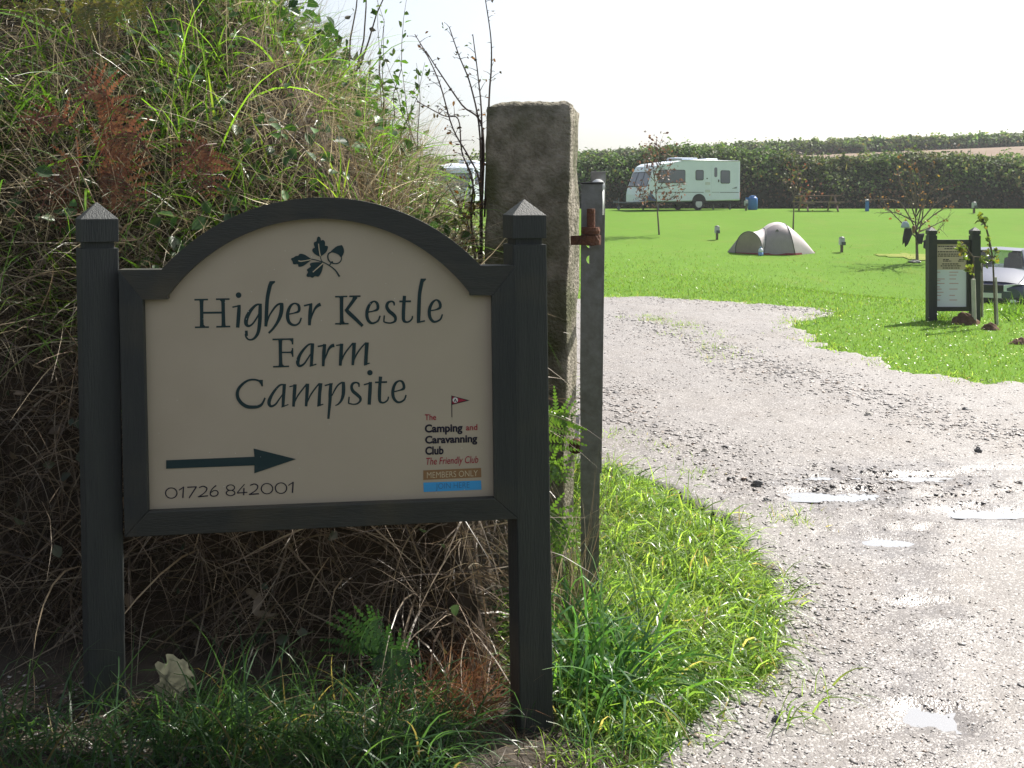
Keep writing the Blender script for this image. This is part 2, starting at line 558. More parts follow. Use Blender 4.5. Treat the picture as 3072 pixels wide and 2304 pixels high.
c = nmix(nt, nrange(nt, a4.outputs[0], 0.48, 0.30, 0, 0.6), c, (0.125, 0.105, 0.092))
c = nmix(nt, nrange(nt, sepv.outputs[0], 0.74, 0.95, 0, 0.55), c, (0.15, 0.14, 0.145))
c = nmix(nt, nrange(nt, sepv.outputs[1], 0.78, 0.9, 0, 0.7), c, (0.42, 0.40, 0.39))
nt.links.new(c, b.inputs["Base Color"])
b.inputs["Specular IOR Level"].default_value = 0.5
wet = nt.nodes.new("ShaderNodeAttribute"); wet.attribute_name = "wet"
wm = nt.nodes.new("ShaderNodeMath"); wm.operation = 'ADD'
nt.links.new(wet.outputs["Fac"], wm.inputs[0]); nt.links.new(nrange(nt, a2.outputs[0], 0.3, 0.7, -0.25, 0.25), wm.inputs[1])
nt.links.new(nrange(nt, wm.outputs[0], 0.0, 0.9, 0.68, 0.27), b.inputs["Roughness"])
bp = nt.nodes.new("ShaderNodeBump"); bp.inputs["Strength"].default_value = 0.5; bp.inputs["Distance"].default_value = 0.0045
hm = nt.nodes.new("ShaderNodeMath"); hm.operation = 'ADD'
nt.links.new(a3.outputs[0], hm.inputs[0]); nt.links.new(nrange(nt, vor.outputs["Distance"], 0, 0.7, 0.45, 0), hm.inputs[1])
nt.links.new(hm.outputs[0], bp.inputs["Height"]); nt.links.new(bp.outputs[0], b.inputs["Normal"])
drive = np_mesh("gravel_drive", DV, remap[Q], gm, smooth=True)
wetv = np.zeros(len(DV))
for (cx, cy, hw, hd) in puddles:
    wetv = np.maximum(wetv, np.exp(-(((DV[:, 0] - cx) / (hw * 1.7)) ** 2 + ((DV[:, 1] - cy) / (hd * 2.5 + 0.22)) ** 2)))
lane = hit(2760, 1900)
wetv = np.maximum(wetv, 0.75 * np.exp(-((DV[:, 0] - (0.405 * DV[:, 1])) / 0.22) ** 2) * (DV[:, 1] < 5.4))
at = drive.data.attributes.new("wet", 'FLOAT', 'POINT'); at.data.foreach_set("value", wetv.astype(np.float32))
tag(drive, "pale wet gravel drive leading into the field", None, None, "structure")

def px_poly0(pts):
    return [(p.x, p.y) for p in (hit(*q) for q in pts)]
def sheet(name, poly, m, step, lift, label, wobble=0.05):
    xs_ = np.arange(min(p[0] for p in poly), max(p[0] for p in poly), step)
    ys_ = np.arange(min(p[1] for p in poly), max(p[1] for p in poly), step)
    X, Y = np.meshgrid(xs_, ys_)
    w_ = wobble * nz(X, Y, 2.0, 3.0)
    k = inside(poly, X + w_, Y + w_)
    Z = terrain(X, Y) + lift + 0.006 * nz(X, Y, 1.0, 7.0)
    ny, nx = X.shape
    idx = np.arange(ny * nx).reshape(ny, nx)
    mq = k[:-1, :-1] & k[:-1, 1:] & k[1:, 1:] & k[1:, :-1]
    Q = np.stack([idx[:-1, :-1], idx[:-1, 1:], idx[1:, 1:], idx[1:, :-1]], -1)[mq]
    used = np.unique(Q); rm = -np.ones(ny * nx, int); rm[used] = np.arange(len(used))
    o = np_mesh(name, np.stack([X, Y, Z], -1).reshape(-1, 3)[used], rm[Q], m, smooth=True)
    return tag(o, label, None, None, "structure")
SOILM = mat("bare_soil", (0.034, 0.028, 0.023), (0.06, 0.05, 0.04), 11, 0.9, 0.25, bump=0.8, bscale=45)
sheet("bare_soil", [(-6, 1.6), (0.9, 1.6), (0.62, 2.35), (0.50, 2.75), (0.25, 3.05), (0.12, 3.6), (-6, 3.8)], SOILM, 0.06, 0.016, "bare dark soil below the sign and along the bank foot")
ADDED_LANE = mat("added_lane_tarmac", (0.055, 0.055, 0.056), (0.075, 0.073, 0.07), 9, 0.85, 0.3, bump=0.5, bscale=80)  # tarmac added out of view to cut green bounce onto the sign
sheet("lane", [(-30, -5.6), (30, -5.6), (30, 1.7), (-30, 1.7)], ADDED_LANE, 0.45, 0.03, "unseen tarmac lane added to cut green bounce light", 0.1)
WATER = mat("puddle_water", (0.24, 0.24, 0.245), rough=0.02, spec=1.0)  # grey base lightened to make up for a weak sky reflection
WATER.node_tree.nodes["Principled BSDF"].inputs["Coat Weight"].default_value = 1.0
WATER.node_tree.nodes["Principled BSDF"].inputs["Coat IOR"].default_value = 1.9
WATER.node_tree.nodes["Principled BSDF"].inputs["Coat Roughness"].default_value = 0.02
pud_names = ("long shallow puddle in front of the gravel ridge", "long narrow puddle behind the gravel ridge", "oval puddle between the gravel ridge and the tyre marks",
             "small puddle at the foot of the bright tyre marks", "round puddle nearest the bottom edge of the drive", "short puddle at the right edge of the drive")
for (cx, cy, hw, hd), lb in zip(puddles, pud_names):
    z0 = tz(cx, cy) - 0.004
    mb = MB()
    vs = [(cx, cy, z0)]
    for k in range(48):
        t = 2 * math.pi * k / 48
        q = 1.5 + 0.35 * mnoise.noise(Vector((math.cos(t) * 2 + cx * 7, math.sin(t) * 2, cy)))
        vs.append((cx + math.cos(t) * hw * q, cy + math.sin(t) * hd * q, z0))
    mb.add(vs, [(0, 1 + k, 1 + (k + 1) % 48) for k in range(48)])
    o = build("puddle", mb, WATER)
    tag(o, lb, "puddle", "puddles on the drive", "structure")

# loose gravel: small chips
def chips(n, px, py, smin, smax, lift=0.4):
    oct_v = np.array([[1, 0, 0], [-1, 0, 0], [0, 1, 0], [0, -1, 0], [0, 0, 1], [0, 0, -1]], float)
    oct_f = np.array([[0, 2, 4], [2, 1, 4], [1, 3, 4], [3, 0, 4], [2, 0, 5], [1, 2, 5], [3, 1, 5], [0, 3, 5]])
    s = smin + (smax - smin) * RNG.random(n) ** 3 + (RNG.random(n) > 0.994) * RNG.random(n) * 0.014
    x, y = px, py
    z = terrain(x, y) + drive_off(x, y)
    ang = RNG.random(n) * 6.283
    v = oct_v[None] * (0.6 + 0.7 * RNG.random((n, 6, 1))) * s[:, None, None]
    v = v * np.array([1.2, 0.9, 0.30])
    ca, sa = np.cos(ang)[:, None], np.sin(ang)[:, None]
    vx = v[..., 0] * ca - v[..., 1] * sa; vy = v[..., 0] * sa + v[..., 1] * ca
    v = np.stack([vx, vy, v[..., 2]], -1) + RNG.normal(size=(n, 6, 3)) * s[:, None, None] * 0.15
    v[..., 0] += x[:, None]; v[..., 1] += y[:, None]; v[..., 2] += (z + s * 0.05)[:, None]
    Q = (np.arange(n) * 6)[:, None, None] + oct_f[None]
    cols = pick(n, [(4, (0.26, 0.245, 0.235)), (3, (0.19, 0.18, 0.18)), (2, (0.12, 0.115, 0.12)), (2, (0.42, 0.40, 0.38)), (1, (0.22, 0.16, 0.12))], 0.2)
    return v.reshape(-1, 3), Q.reshape(-1, 3), np.repeat(cols, 6, 0)
STONE = bpy.data.materials.new("stone_chip"); STONE.use_nodes = True
nt = STONE.node_tree
at = nt.nodes.new("ShaderNodeAttribute"); at.attribute_name = "tint"
nt.links.new(at.outputs["Color"], nt.nodes["Principled BSDF"].inputs["Base Color"])
nt.nodes["Principled BSDF"].inputs["Roughness"].default_value = 0.5
def spread(n, y0, y1, power):
    """points on the drive, thicker near the viewer"""
    u = RNG.random(n)
    y = (y0 ** (1 - power) + u * (y1 ** (1 - power) - y0 ** (1 - power))) ** (1 / (1 - power))
    x = y * (0.03 + RNG.random(n) * 0.75)
    k = inside(drive_poly, x, y)
    return x[k], y[k]
x, y = spread(175000, 2.3, 17.0, 0.35)
clump = nz(x, y, 0.5, 0.9) + 0.6 * nz(x, y, 2.5, 2.7)
bands = (((1900, 950), (2200, 1075), (2500, 1170), (2800, 1262), (3200, 1360)), ((1800, 1190), (1950, 1290), (2130, 1390), (2260, 1480)), ((2430, 1465), (2700, 1460), (3200, 1500)),
         ((2000, 2260), (2200, 2130), (2420, 1980), (2420, 1760)), ((2050, 905), (2300, 925), (2480, 940)))
dens = np.zeros(len(x))
for bd in bands:
    bw = [hit(*q) for q in bd]
    for i_ in range(len(bw) - 1):
        a_, b_ = np.array([bw[i_].x, bw[i_].y]), np.array([bw[i_ + 1].x, bw[i_ + 1].y])
        t_ = np.clip(((x - a_[0]) * (b_ - a_)[0] + (y - a_[1]) * (b_ - a_)[1]) / ((b_ - a_) ** 2).sum(), 0, 1)
        dd_ = np.hypot(x - a_[0] - t_ * (b_ - a_)[0], y - a_[1] - t_ * (b_ - a_)[1])
        dens = np.maximum(dens, np.exp(-(dd_ / (0.12 + 0.035 * y)) ** 2))
keep = RNG.random(len(x)) < np.clip(0.24 + 0.6 * dens + 0.6 * clump, 0.08, 1)
x, y = x[keep], y[keep]
dens = dens[keep]
chip_max = (0.0070 + 0.0014 * np.clip(y - 3, 0, 6)) * (1 + 0.7 * dens)
g = np_mesh("loose_gravel", *(lambda r: (r[0], r[1]))(chips(len(x), x, y, 0.0022, chip_max)), STONE)
# colours again for the same chips
cols = pick(len(x), [(5, (0.27, 0.25, 0.245)), (3, (0.21, 0.20, 0.20)), (0.9, (0.12, 0.115, 0.12)), (2, (0.40, 0.38, 0.36)), (1, (0.21, 0.16, 0.13))], 0.2)
a = g.data.attributes.new("tint", 'FLOAT_COLOR', 'POINT')
c4 = np.ones((len(x) * 6, 4), np.float32); c4[:, :3] = np.repeat(cols, 6, 0)
a.data.foreach_set("color", c4.ravel())
tag(g, "loose stone chips scattered over the drive", None, None, "stuff")

sx, sy = RNG.uniform(-1.6, .7, 5000), RNG.uniform(2.1, 3.1, 5000)
ks = inside([(-1.6, 2.1), (.7, 2.1), (.62, 2.35), (.5, 2.75), (.25, 3.0), (-1.6, 3.1)], sx, sy) & (nz(sx, sy, 7.0, 2.2) > -.05)
sx, sy = sx[ks], sy[ks]
VQ = chips(len(sx), sx, sy, .002, .010)
VQ[0][:, 2] += .012
g2 = np_mesh("soil_grit", VQ[0], VQ[1], STONE, VQ[2])
tag(g2, "grit and pebbles on the bare soil in front of the sign", None, None, "stuff")
# stones large enough to single out
DARKSTONE = mat("dark_slate", (0.085, 0.085, 0.095), (0.15, 0.15, 0.155), 20, 0.6, 0.4, bump=0.5)
PALESTONE = mat("pale_stone", (0.33, 0.31, 0.28), (0.45, 0.43, 0.40), 16, 0.7, 0.3, bump=0.5)
def rock(px, py, wpx, hpx, label, m, name="stone", base=None):
    c = base or hit(px, py)
    flat = name == 'flat_stone'
    w = wpx * c.y / F / 2
    h = hpx * c.y / F
    bm = bmesh.new()
    bmesh.ops.create_icosphere(bm, subdivisions=3, radius=1)
    for v in bm.verts:
        k = 0.8 + 0.45 * mnoise.noise(v.co * 1.3 + Vector((px, py, 0)) * 0.37) + 0.12 * mnoise.noise(v.co * 4 + Vector((px, 0, 0)))
        q = v.co * k
        v.co = Vector((q.x * w, q.y * w * 0.75, q.z * h * 0.55 + h * 0.3)) if not flat else Vector((q.x * w, q.y * w * 0.6, max(-.02, min(q.z, .35)) * h * .9 - q.y * h * .2))
    me = bpy.data.meshes.new(name); bm.to_mesh(me); bm.free()
    o = link(name, me, m)
    o.location = (c.x, c.y, c.z + 0.006)
    return tag(o, label, "stone", "loose stones on the drive")
rock(2272, 1462, 40, 22, "dark angular stone on the drive, beside the end of the grass verge", DARKSTONE)
rock(2300, 1512, 32, 16, "grey flat stone just below the dark angular stone by the verge", DARKSTONE)
rock(2604, 1252, 28, 15, "brown-grey stone alone in the middle of the drive", PALESTONE)
rock(2116, 1362, 26, 16, "brownish stone on the gravel above the verge edge", PALESTONE)
rock(2934, 1362, 26, 22, "dark upright stone near the right edge of the drive", DARKSTONE)
rock(2896, 1236, 24, 14, "dark stone on the drive beyond the ridge, far right", DARKSTONE)
rock(2481, 1710, 40, 18, "pale flat stone on the drive right of the thick verge grass", PALESTONE)
rock(2370, 1885, 36, 18, "white flat stone at the corner of the verge grass", PALESTONE)
rock(2330, 2175, 34, 30, "dark upright stone at the bottom of the drive", DARKSTONE)
rock(1845, 1186, 24, 12, "dark stone on the gravel beside the steel gate", DARKSTONE)
o = rock(1985, 2120, 190, 110, "large flat pale stone lying in the grass near the drive", PALESTONE, "flat_stone")
o["group"] = ""
del o["group"]

DRYPATCH = mat("dry_turf", (0.20, 0.21, 0.045), (0.13, 0.19, 0.02), 2.5, 0.85, 0.1, bump=0.5, bscale=30)
sheet("dry_patch", px_poly0(((2580, 764), (2690, 759), (2800, 764), (2850, 772), (2820, 786), (2740, 783), (2650, 774))), DRYPATCH, 0.22, 0.02, "yellowed dry patch in the turf beside the bare tree", 0.5)
# ================================================================== HEDGE BANK beside the gate
def interp(a, pts):
    return np.interp(a, [p[0] for p in pts], [p[1] for p in pts])
FRONT = [(-.3, 0), (0, 0), (.10, .45), (.22, 1.0), (.45, 1.5), (.75, 1.85), (1.2, 2.25), (1.8, 2.75), (3, 3.2), (6, 3.5)]
END = [(-.3, 0), (0, 0), (.06, .9), (.16, 1.0), (.35, 1.36), (.6, 1.7), (.85, 2.0), (1.3, 2.5), (2.2, 3.1), (5, 3.6)]
def bank_h(x, y):
    x = np.asarray(x, float); y = np.asarray(y, float)
    a = y - 3.36 + 0.06 * np.sin(x * 2.1)
    e = -0.06 - x + 0.05 * np.sin(y * 3)
    f, g2 = interp(a, FRONT), interp(e, END)
    k = 0.16
    hh = np.clip(0.5 + 0.5 * (g2 - f) / k, 0, 1)
    z = g2 * (1 - hh) + f * hh - k * hh * (1 - hh)
    return np.maximum(z, -0.05)
xs = axis_steps(-6, 0.25, lambda v: 0.07); ys = axis_steps(3.0, 9.0, lambda v: 0.05 if v < 5 else 0.2)
X, Y = np.meshgrid(xs, ys)
H = bank_h(X, Y)
H = H + (0.10 * nz(X, Y, 0, 2.0) + 0.05 * nz(X, Y, 5, 6.0)) * np.clip(H, 0, 1)
Z = terrain(X, Y) + H - 0.02
ny, nx = X.shape
idx = np.arange(ny * nx).reshape(ny, nx)
Q = np.stack([idx[:-1, :-1], idx[:-1, 1:], idx[1:, 1:], idx[1:, :-1]], -1).reshape(-1, 4)
bank = np_mesh("earth_bank", np.stack([X, Y, Z], -1).reshape(-1, 3), Q, EARTH, smooth=True)
tag(bank, "steep earth bank under the wild grass behind the sign", None, None, "structure")
def bank_pts(n, x0=-4.6, x1=-0.05, y0=3.36, y1=6.8, zmin=0.0, zmax=9):
    n = int(n * 1.4) if x0 < -4 else n
    x = x0 + (x1 - x0) * RNG.random(n * 6)
    y = y0 + (y1 - y0) * RNG.random(n * 6) ** 1.35
    h = bank_h(x, y)
    e = 0.03
    gx = (bank_h(x + e, y) - bank_h(x - e, y)) / (2 * e)
    gy = (bank_h(x, y + e) - bank_h(x, y - e)) / (2 * e)
    area = np.sqrt(1 + gx ** 2 + gy ** 2)
    k = (RNG.random(len(x)) < area / 6.5) & (h > max(zmin, 0.03)) & (h < zmax) & (np.abs(x) < y * 0.56 + 1.3)
    idx = np.nonzero(k)[0][:n]
    nrm = norm(np.stack([-gx, -gy, np.ones_like(gx)], -1))[idx]
    return np.stack([x, y, terrain(x, y) + h - 0.02], -1)[idx], nrm
UP = np.array([[0, 0, 1.0]])
GREEN = [(3, (0.075, 0.15, 0.022)), (3, (0.10, 0.19, 0.03)), (2, (0.05, 0.11, 0.022)), (1, (0.15, 0.22, 0.04))]
DEEPGREEN = [(3, (0.045, 0.105, 0.028)), (2, (0.06, 0.135, 0.032)), (1, (0.04, 0.085, 0.035))]
DRY = [(4, (0.33, 0.275, 0.185)), (3, (0.24, 0.195, 0.13)), (3, (0.46, 0.41, 0.30)), (2, (0.13, 0.10, 0.07))]
BROWN = [(4, (0.15, 0.115, 0.083)), (3, (0.22, 0.178, 0.133)), (3, (0.085, 0.065, 0.05)), (1, (0.34, 0.29, 0.22))]
# a) long dry thatch lying down the slope
p, n_ = bank_pts(13000, zmin=0.95)
down = norm(np.stack([n_[:, 0], n_[:, 1], -0.25 + 0 * n_[:, 0]], -1))
d = n_ * 0.55 + down * 0.35 + RNG.normal(size=p.shape) * np.array([[.95, .5, .5]])
L = 0.14 + 0.32 * RNG.random(len(p)); W = 0.0026 + 0.003 * RNG.random(len(p))
parts = [blades(p, d, L, W, 0.25 + 0.5 * RNG.random(len(p)), pick(len(p), DRY, 0.25), 4, 0.35)]
# b) upright dry stems towards the right-hand end and along the crest
p, n_ = bank_pts(2200, x0=-1.9, zmin=1.2)
d = UP * .8 + RNG.normal(size=p.shape) * 0.5 + n_ * 0.3
parts.append(blades(p, d, 0.25 + 0.4 * RNG.random(len(p)), 0.0022 + 0.0015 * RNG.random(len(p)), 0.25 * RNG.random(len(p)), pick(len(p), DRY, 0.25), 4, 0.25))
q = np.stack([RNG.uniform(-.62, -.10, 1500), RNG.uniform(3.9, 4.75, 1500), np.zeros(1500)], -1)
q[:, 2] = terrain(q[:, 0], q[:, 1]) + np.maximum(bank_h(q[:, 0], q[:, 1]), .02) - .03
d = UP * .8 + RNG.normal(size=q.shape) * .5
parts.append(blades(q, d, 0.2 + 0.35 * RNG.random(1500), 0.0028 + 0.003 * RNG.random(1500), 0.2 + .5 * RNG.random(1500), pick(1500, DRY + [(3, (0.16, 0.10, 0.06)), (1, (0.14, 0.2, 0.04))], 0.3), 5, 0.5))
V, Q, C = merge(parts)
o = np_mesh("dry_grass", V, Q, DRYMAT, C)
tag(o, "straw-coloured dead grass over the top of the bank", None, None, "stuff")
# c) green blades in clumps
p, n_ = bank_pts(15000, zmin=1.0)
cl = nz(p[:, 0], p[:, 1], p[:, 2], 1.9) + 0.6 * nz(p[:, 0], p[:, 1], p[:, 2], 5.0) - 0.10
keep = RNG.random(len(p)) < np.clip(0.5 + 1.4 * cl, 0.06, 1)
p, n_ = p[keep], n_[keep]
d = UP * 0.55 + n_ * 0.5 + RNG.normal(size=p.shape) * 0.6
L = 0.16 + 0.36 * RNG.random(len(p)) ** 1.3
parts = [blades(p, d, L, 0.0035 + 0.0065 * RNG.random(len(p)), 0.35 + 0.6 * RNG.random(len(p)), pick(len(p), GREEN, 0.25), 5, 0.2)]
p, n_ = bank_pts(380, zmin=1.2)
d = UP * 0.6 + n_ * 0.5 + RNG.normal(size=p.shape) * np.array([[.8, .4, .4]])
parts.append(blades(p, d, 0.45 + 0.35 * RNG.random(len(p)), 0.007 + 0.006 * RNG.random(len(p)), 0.55 + 0.6 * RNG.random(len(p)), pick(len(p), [(2, (0.12, 0.25, 0.03)), (2, (0.08, 0.18, 0.035)), (1, (0.16, 0.3, 0.04))], 0.2), 8, 0.12))
V, Q, C = merge(parts)
o = np_mesh("wild_grass", V, Q, GRASSMAT, C)
tag(o, "long green grass growing over the bank", None, None, "stuff")
# d) dead tangle on the steep face behind the sign
p, n_ = bank_pts(9000, zmax=1.35)
d = n_ * 0.6 + RNG.normal(size=p.shape) * np.array([[1.15, .8, .8]]) + np.array([[0, -0.15, 0.1]])
L = 0.14 + 0.34 * RNG.random(len(p))
parts = [blades(p, d, L * 1.15, 0.0026 + 0.003 * RNG.random(len(p)), 0.15 + 0.6 * RNG.random(len(p)), pick(len(p), BROWN, 0.3), 5, 0.7)]
p, n_ = bank_pts(1500, zmax=1.35)
d = n_ * 0.5 + RNG.normal(size=p.shape) * np.array([[1.1, .6, .7]])
parts.append(blades(p, d, 0.3 + 0.4 * RNG.random(len(p)), 0.005 + 0.004 * RNG.random(len(p)), 0.4 + 0.8 * RNG.random(len(p)), pick(len(p), BROWN + [(2, (0.33, 0.26, 0.17))], 0.3), 6, 0.6))
def clear_of_sign(part, segs):
    V, Q, C = part
    k_ = (segs + 1) * 2
    v = V.reshape(-1, k_, 3)
    hit_ = ((-(v[..., 0] + 1.215) * .117 + (v[..., 1] - 2.95) * .993) < .10).any(1) & (v[..., 2].max(1) > .40) & (v[..., 0].max(1) > -1.35)
    return v[~hit_].reshape(-1, 3), None, C.reshape(-1, k_, 3)[~hit_].reshape(-1, 3)
def reface(part, segs):
    V, _, C = clear_of_sign(part, segs)
    base = (np.arange(len(V) // ((segs + 1) * 2)) * (segs + 1) * 2)[:, None]
    return V, np.concatenate([base + np.array([[2 * k, 2 * k + 1, 2 * k + 3, 2 * k + 2]]) for k in range(segs)], 0), C
parts = [reface(parts[0], 5), reface(parts[1], 6)]
V, Q, C = merge(parts)
o = np_mesh("dead_stalks", V, Q, DRYMAT, C)
tag(o, "brown tangle of dead stalks on the shaded bank face", None, None, "stuff")
# e) bramble and weed leaves
p, n_ = bank_pts(2800, zmin=1.2)
cl = nz(p[:, 0], p[:, 1], p[:, 2], 2.6)
p, n_ = p[cl > 0.02], n_[cl > 0.02]
p = p + n_ * (0.06 + 0.16 * RNG.random((len(p), 1)))
V1 = leaves(p, n_ + RNG.normal(size=p.shape) * 0.6 + UP * 0.4, 0.03 + 0.045 * RNG.random(len(p)), pick(len(p), DEEPGREEN, 0.3), 0.7)
crest = np.stack([RNG.uniform(-1.9, -0.35, 500), RNG.uniform(4.4, 5.6, 500), np.zeros(500)], -1)
crest[:, 2] = bank_h(crest[:, 0], crest[:, 1]) + RNG.uniform(0.05, 0.35, 500)
V2 = leaves(crest, RNG.normal(size=crest.shape) + UP, 0.025 + 0.03 * RNG.random(500), pick(500, GREEN, 0.3), 0.55)
tl_, tn_ = bank_pts(1500, x0=-4.0, x1=-1.0, y0=4.6, zmin=2.15)
tl_ = tl_ + tn_ * (.08 + .22 * RNG.random((len(tl_), 1)))
V3 = leaves(tl_, tn_ + RNG.normal(size=tl_.shape) * .7, .04 + .05 * RNG.random(len(tl_)), pick(len(tl_), [(3, (.03, .07, .025)), (2, (.045, .10, .03))], .3), .75)
lw_, ln_ = bank_pts(260, zmax=1.2)
lw_ = lw_ + ln_ * (.10 + .12 * RNG.random((len(lw_), 1)))
V4 = leaves(lw_, ln_ + RNG.normal(size=lw_.shape) * .6, .025 + .035 * RNG.random(len(lw_)), pick(len(lw_), [(2, (.05, .08, .05)), (2, (.12, .09, .065)), (1, (.10, .12, .09))], .3), .7)
V, Q, C = merge([V1, V2, V3, V4])
o = np_mesh("bramble_leaves", V, Q, LEAFMAT, C)
tag(o, "dark glossy bramble and weed leaves among the bank grass", None, None, "stuff")

# ferns
def frond_mesh(name, spine, width, npin, cols, material, parent, droop=0.3, pin_w=0.10, nrm=Vector((0, -1, 0.3))):
    """a fern frond: midrib, paired side fingers that carry small lobes"""
    spine = [Vector(s) for s in catmull([tuple(s) for s in spine], 8)]
    V, Q, C = [], [], []
    def quad(a, b2, c2, d2, col):
        k = len(V); V.extend([a, b2, c2, d2]); Q.append((k, k + 1, k + 2, k + 3)); C.extend([col] * 4)
    m = len(spine) - 1
    def at(t):
        f = t * m; i = min(int(f), m - 1)
        return spine[i].lerp(spine[i + 1], f - i), (spine[i + 1] - spine[i]).normalized()
    for i in range(m):
        s = nrm.cross(spine[i + 1] - spine[i]).normalized() * 0.0022
        quad(spine[i] - s, spine[i] + s, spine[i + 1] + s * .8, spine[i + 1] - s * .8, (cols[0][0] * .8, cols[0][1] * .7, cols[0][2]))
    for i in range(npin):
        t = 0.18 + 0.80 * i / npin
        p0, d = at(t)
        ln = width * (math.sin(min(1, (1 - t) * 1.25) * math.pi / 2) ** 0.9) * random.uniform(0.85, 1.1)
        for sgn in (-1, 1):
            sv = (nrm.cross(d).normalized() * sgn + d * 0.55 + Vector((random.gauss(0, .1), random.gauss(0, .1), random.gauss(0, .1) - droop * 0.25))).normalized()
            pt = p0
            nl = max(4, int(ln / 0.013))
            up = sv.cross(nrm).normalized()
            for k in range(nl):
                q = k / nl
                dd = (sv - Vector((0, 0, droop * q))).normalized()
                p1 = pt + dd * ln / nl
                w = ln * pin_w * (1 - q) ** 0.8 + 0.0016
                col = cols[random.randrange(len(cols))]
                mid = pt.lerp(p1, 0.55)
                for s2 in (-1, 1):
                    tip = mid + up * s2 * w + dd * w * 0.5
                    side = dd * (ln / nl) * 0.42
                    quad(pt, mid + side, tip + side * 0.3, tip - side * 0.5, col)
                pt = p1
    off = world_origin(parent)
    return np_mesh(name, [tuple(v - off) for v in V], Q, material, np.array(C), parent)
RUSTC = [(0.17, 0.078, 0.045), (0.13, 0.06, 0.038), (0.22, 0.115, 0.06)]
FERNC = [(0.075, 0.16, 0.035), (0.10, 0.20, 0.04), (0.055, 0.125, 0.03)]
def bracken(label, fronds, Yc, cols, material, cat, name, width=0.10, group=None):
    fr = []
    base = P(*fronds[0][0], Yc + 0.12)
    t = thing(name, base, label, cat, group)
    for pts in fronds:
        n = len(pts)
        sp = [P(px, py, Yc + 0.12 - 0.22 * k / (n - 1) + random.uniform(-.02, .02)) for k, (px, py) in enumerate(pts)]
        ln = sum((sp[i + 1] - sp[i]).length for i in range(n - 1))
        frond_mesh("frond", sp, ln * 0.36, max(9, int(ln / 0.042)), cols, material, t)
    return t
bracken("rust-brown dead bracken hanging on the bank above the left sign post",
        [[(270, 520), (215, 500), (150, 560), (120, 640)], [(280, 500), (330, 420), (400, 400), (455, 470)], [(270, 530), (320, 520), (390, 560), (420, 650)],
         [(240, 400), (180, 350), (110, 360), (60, 420)], [(260, 560), (230, 600), (190, 640), (180, 700)], [(300, 450), (340, 330), (300, 260), (250, 210)]], 3.66, RUSTC, COPPER, "bracken", "dead_bracken", group="dead bracken on the bank")
bracken("small rusty bracken frond drooping above the left shoulder of the sign arch",
        [[(640, 430), (625, 480), (635, 540), (630, 600)], [(650, 430), (600, 440), (560, 490), (540, 550)]], 3.62, RUSTC, COPPER, "bracken", "dead_bracken", group="dead bracken on the bank")
bracken("dead bracken in the dark top corner of the bank, yellowing",
        [[(190, 60), (250, 20), (330, 10), (430, 40)], [(230, 60), (160, 30), (90, 30), (20, 60)], [(260, 30), (340, -10), (450, -20), (540, 10)]], 4.0, [(0.16, 0.14, 0.03), (0.10, 0.11, 0.03)], LEAFMAT, "bracken", "dead_bracken", group="dead bracken on the bank")
bracken("green fern growing under the sign board on the shaded bank foot",
        [[(1080, 1990), (1080, 1930), (1110, 1870), (1150, 1850)], [(1090, 1990), (1140, 1960), (1200, 1950), (1260, 1970)], [(1090, 2000), (1150, 1990), (1220, 2010), (1270, 2050)]], 3.06, [(0.035, 0.085, 0.03), (0.05, 0.11, 0.035), (0.028, 0.07, 0.028)], LEAFMAT, "fern", "fern")  # frond colours darkened to stand for shade under the board
bracken("light green fern fronds between the sign post and the granite gatepost",
        [[(1600, 1420), (1640, 1290), (1670, 1240), (1735, 1250)], [(1600, 1420), (1650, 1390), (1680, 1410), (1700, 1450)], [(1600, 1560), (1650, 1530), (1690, 1570), (1712, 1640)],
         [(1590, 1650), (1640, 1600), (1690, 1620), (1710, 1650)]], 3.7, [(0.08, 0.16, 0.035), (0.11, 0.20, 0.045), (0.06, 0.12, 0.04)], GRASSMAT, "fern", "fern")

# bare thorny shrub beside the gatepost
def to_px(s, ox, oy, k):
    return [(ox + a / k, oy + b2 / k) for a, b2 in s]
K2 = 1.8433
stems = [[(355, 1560), (352, 1250), (345, 1000), (290, 870), (200, 710), (130, 470), (60, 310), (-10, 190)],
         [(352, 1300), (350, 760), (300, 480), (235, 310), (180, 150)],
         [(360, 1320), (360, 690), (340, 430), (310, 190)],
         [(375, 1200), (400, 555), (412, 380), (410, 210), (378, -15)],
         [(358, 1250), (365, 720), (250, 580), (120, 390), (50, 280)],
         [(330, 1500), (300, 1200), (310, 1000), (250, 840), (230, 660), (150, 640), (0, 560)],
         [(345, 1540), (300, 1330), (240, 1150), (160, 1000)],
         [(350, 1560), (340, 1380), (300, 1250), (320, 1080), (290, 950)]]
root = P(*to_px([(355, 1560)], 1250, 0, K2)[0], 4.55)
root.z = tz(root.x, root.y) + 0.6
shrub = thing("thorn_shrub", root, "bare dark thorny stems rising beside the granite gatepost against the sky", "shrub")
lv = []
